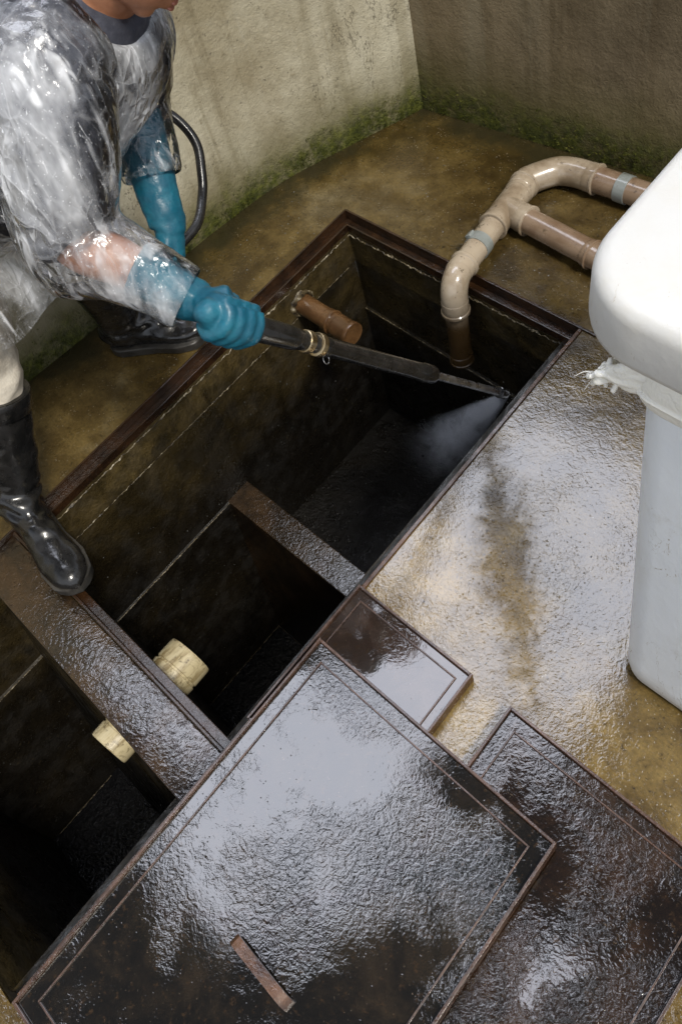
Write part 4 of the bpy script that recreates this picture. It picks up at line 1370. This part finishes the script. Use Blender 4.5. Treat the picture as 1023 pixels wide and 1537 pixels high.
    def crumple(p):
        q = Vector((p.x * 7, p.y * 7, p.z * 3.2)) + noise.noise_vector(p * 6) * 0.5
        d_ = noise.voronoi(q)[0]
        q2 = Vector((p.x * 18 + 3, p.y * 18, p.z * 8)) + noise.noise_vector(p * 9) * 0.5
        e_ = noise.voronoi(q2)[0]
        return 0.016 * (ridge(p, 4.5, (1, 1, .5)) - .3) - 0.010 * (min(d_[1] - d_[0], .6) - .25) - 0.0012 * (min(e_[1] - e_[0], .6) - .25)
    displace(me, crumple)
    # open the film at the hem, the cuffs and the neck
    bm = bmesh.new()
    bm.from_mesh(me)
    cut = []
    for f in bm.faces:
        c = f.calc_center_median()
        if c.z < 0.575 + 0.03 * noise.noise(c * 8) or (c - elR.lerp(wrR, .91)).dot((wrR - elR).normalized()) > 0.0 and (c - wrR).length < .12 \
                or ((c - cl).dot((wrL - elL).normalized()) > 0.0 and (c - cl).length < .12) or (c - nb - V_((.012, .0, .022))).length < .066:
            cut.append(f)
    bmesh.ops.delete(bm, geom=cut, context='FACES')
    for it in range(14):       # even out the cut edges
        nw_ = {}
        for v in bm.verts:
            bn = [e.other_vert(v) for e in v.link_edges if e.is_boundary]
            if len(bn) == 2:
                nw_[v] = v.co * 0.4 + (bn[0].co + bn[1].co) * 0.3
        for v, c in nw_.items():
            v.co = c
    from_bm("poncho", bm, 'poncho', body, True)
    return gcL


# ------------------------------------------------------------------ droplets
def build_moss():
    rnd = random.Random(5)
    bm = bmesh.new()
    left = [(-2.18, -1.0), (-2.195, 0.0), (-2.202, 0.32), (-2.206, 0.63), (-2.214, 0.94), (-2.216, 1.15), (-2.206, 1.36), (-2.172, 1.52), (-2.052, 1.930)]
    right = [(-2.036, 1.922), (-1.6, 1.962), (-1.2, 1.998), (-0.5, 2.06)]

    def tuft(p, nrm, r):
        for k in range(rnd.randint(4, 7)):
            d = (nrm * rnd.uniform(.2, 1) + Vector((rnd.gauss(0, .6), rnd.gauss(0, .6), rnd.uniform(-.2, .8)))).normalized()
            s_, o_ = ring_frame(d, Vector((rnd.random(), rnd.random(), rnd.random())))
            b0 = p + Vector((rnd.gauss(0, r * .5), rnd.gauss(0, r * .5), rnd.gauss(0, r * .4)))
            w_ = r * rnd.uniform(.15, .35)
            vs = [bm.verts.new(b0 - s_ * w_), bm.verts.new(b0 + s_ * w_), bm.verts.new(b0 + d * r * rnd.uniform(.6, 1.3) + o_ * w_)]
            bm.faces.new(vs)
    for base, nsign, n, zmax in ((left, 1, 2300, .085), (right, -1, 900, .07)):
        seg = [(Vector((*a, 0)), Vector((*c, 0))) for a, c in zip(base[:-1], base[1:])]
        ln_ = [(c - a).length for a, c in seg]
        for k in range(n):
            q = rnd.choices(range(len(seg)), ln_)[0]
            a, c = seg[q]
            t = rnd.random()
            p = a.lerp(c, t)
            d = (c - a).normalized()
            nrm = Vector((d.y, -d.x, 0))
            z = rnd.expovariate(1 / (zmax * .45))
            g = noise.noise(Vector((p.x * 7, p.y * 7, z * 12))) + 0.6 * noise.noise(Vector((p.x * 21, p.y * 21, z * 30)))
            if z > zmax * (1.3 + 1.6 * g) or g < -.12:
                continue
            tuft(p + Vector((0, 0, z + .001)) + nrm * .001, nrm, rnd.uniform(.003, .0075))
    o = from_bm("moss", bm, 'moss')
    struct(o, "stuff")


def build_droplets():
    rnd = random.Random(21)
    bm = bmesh.new()
    tmpl = [(0, 0, 1), (1, 0, 0), (0.31, 0.95, 0), (-.81, .59, 0), (-.81, -.59, 0), (.31, -.95, 0)]
    tf = [(0, 1, 2), (0, 2, 3), (0, 3, 4), (0, 4, 5), (0, 5, 1)]

    def drop(p, r, nrm=Vector((0, 0, 1))):
        s, o = ring_frame(nrm, Vector((rnd.random() + .1, rnd.random(), rnd.random())))
        vs = [bm.verts.new(p + s * (a * r) + o * (b_ * r) + nrm * (c * r * .7)) for a, b_, c in tmpl]
        for f in tf:
            bm.faces.new([vs[i] for i in f])
    a0, a1, vf = U0 + .038, U1 - .04, V1 - .038
    for k in range(420):      # walls and floor of the big chamber
        q = rnd.random()
        r_ = .0005 + .0017 * rnd.random() ** 3
        if q < .5:
            drop(S(a0 + .002, rnd.uniform(.1, 1.33), rnd.uniform(-.85, -.16)), r_, Vector((1, 0, 0)))
        elif q < .7:
            drop(S(rnd.uniform(a0, a1), vf - .005, rnd.uniform(-.85, -.06)), r_, Vector((0, -1, 0)))
        else:
            drop(S(rnd.uniform(a0, a1), rnd.uniform(.68, 1.33), -.899), r_)
    for k in range(120):
        drop(S(a0 + .012, rnd.uniform(-.55, .5), rnd.uniform(-1.1, -.6)), rnd.uniform(.0006, .0014), Vector((1, 0, 0)))
    dr = Vector((-0.38, -0.40, -0.55)).normalized()
    for k in range(170):      # spatter in the spray
        t = rnd.random() ** 1.6 * .5
        o_ = Vector((rnd.gauss(0, 1), rnd.gauss(0, 1), rnd.gauss(0, 1))) * (.012 + .16 * t)
        drop(TIP + dr * t + o_, rnd.uniform(.0004, .0011))
    for k in range(420):      # splashes beside the tank
        u = rnd.choice([rnd.uniform(U1 + .02, -0.35), rnd.uniform(-2.0, U0 - .02), rnd.uniform(-1.7, -.9)])
        v = rnd.uniform(0.5, 1.38) if u > U1 or u < U0 else rnd.uniform(1.415, 1.85)
        drop(S(u, v, .0005), .0006 + .002 * rnd.random() ** 3)
    o = from_bm("droplets", bm, 'drop', None, True)
    struct(o, "stuff")


build_site()
build_walls()
build_lids()
build_pipes()
build_bin()
build_lance()
lh = build_person()
build_hose(tuple(lh))
build_moss()
build_droplets()
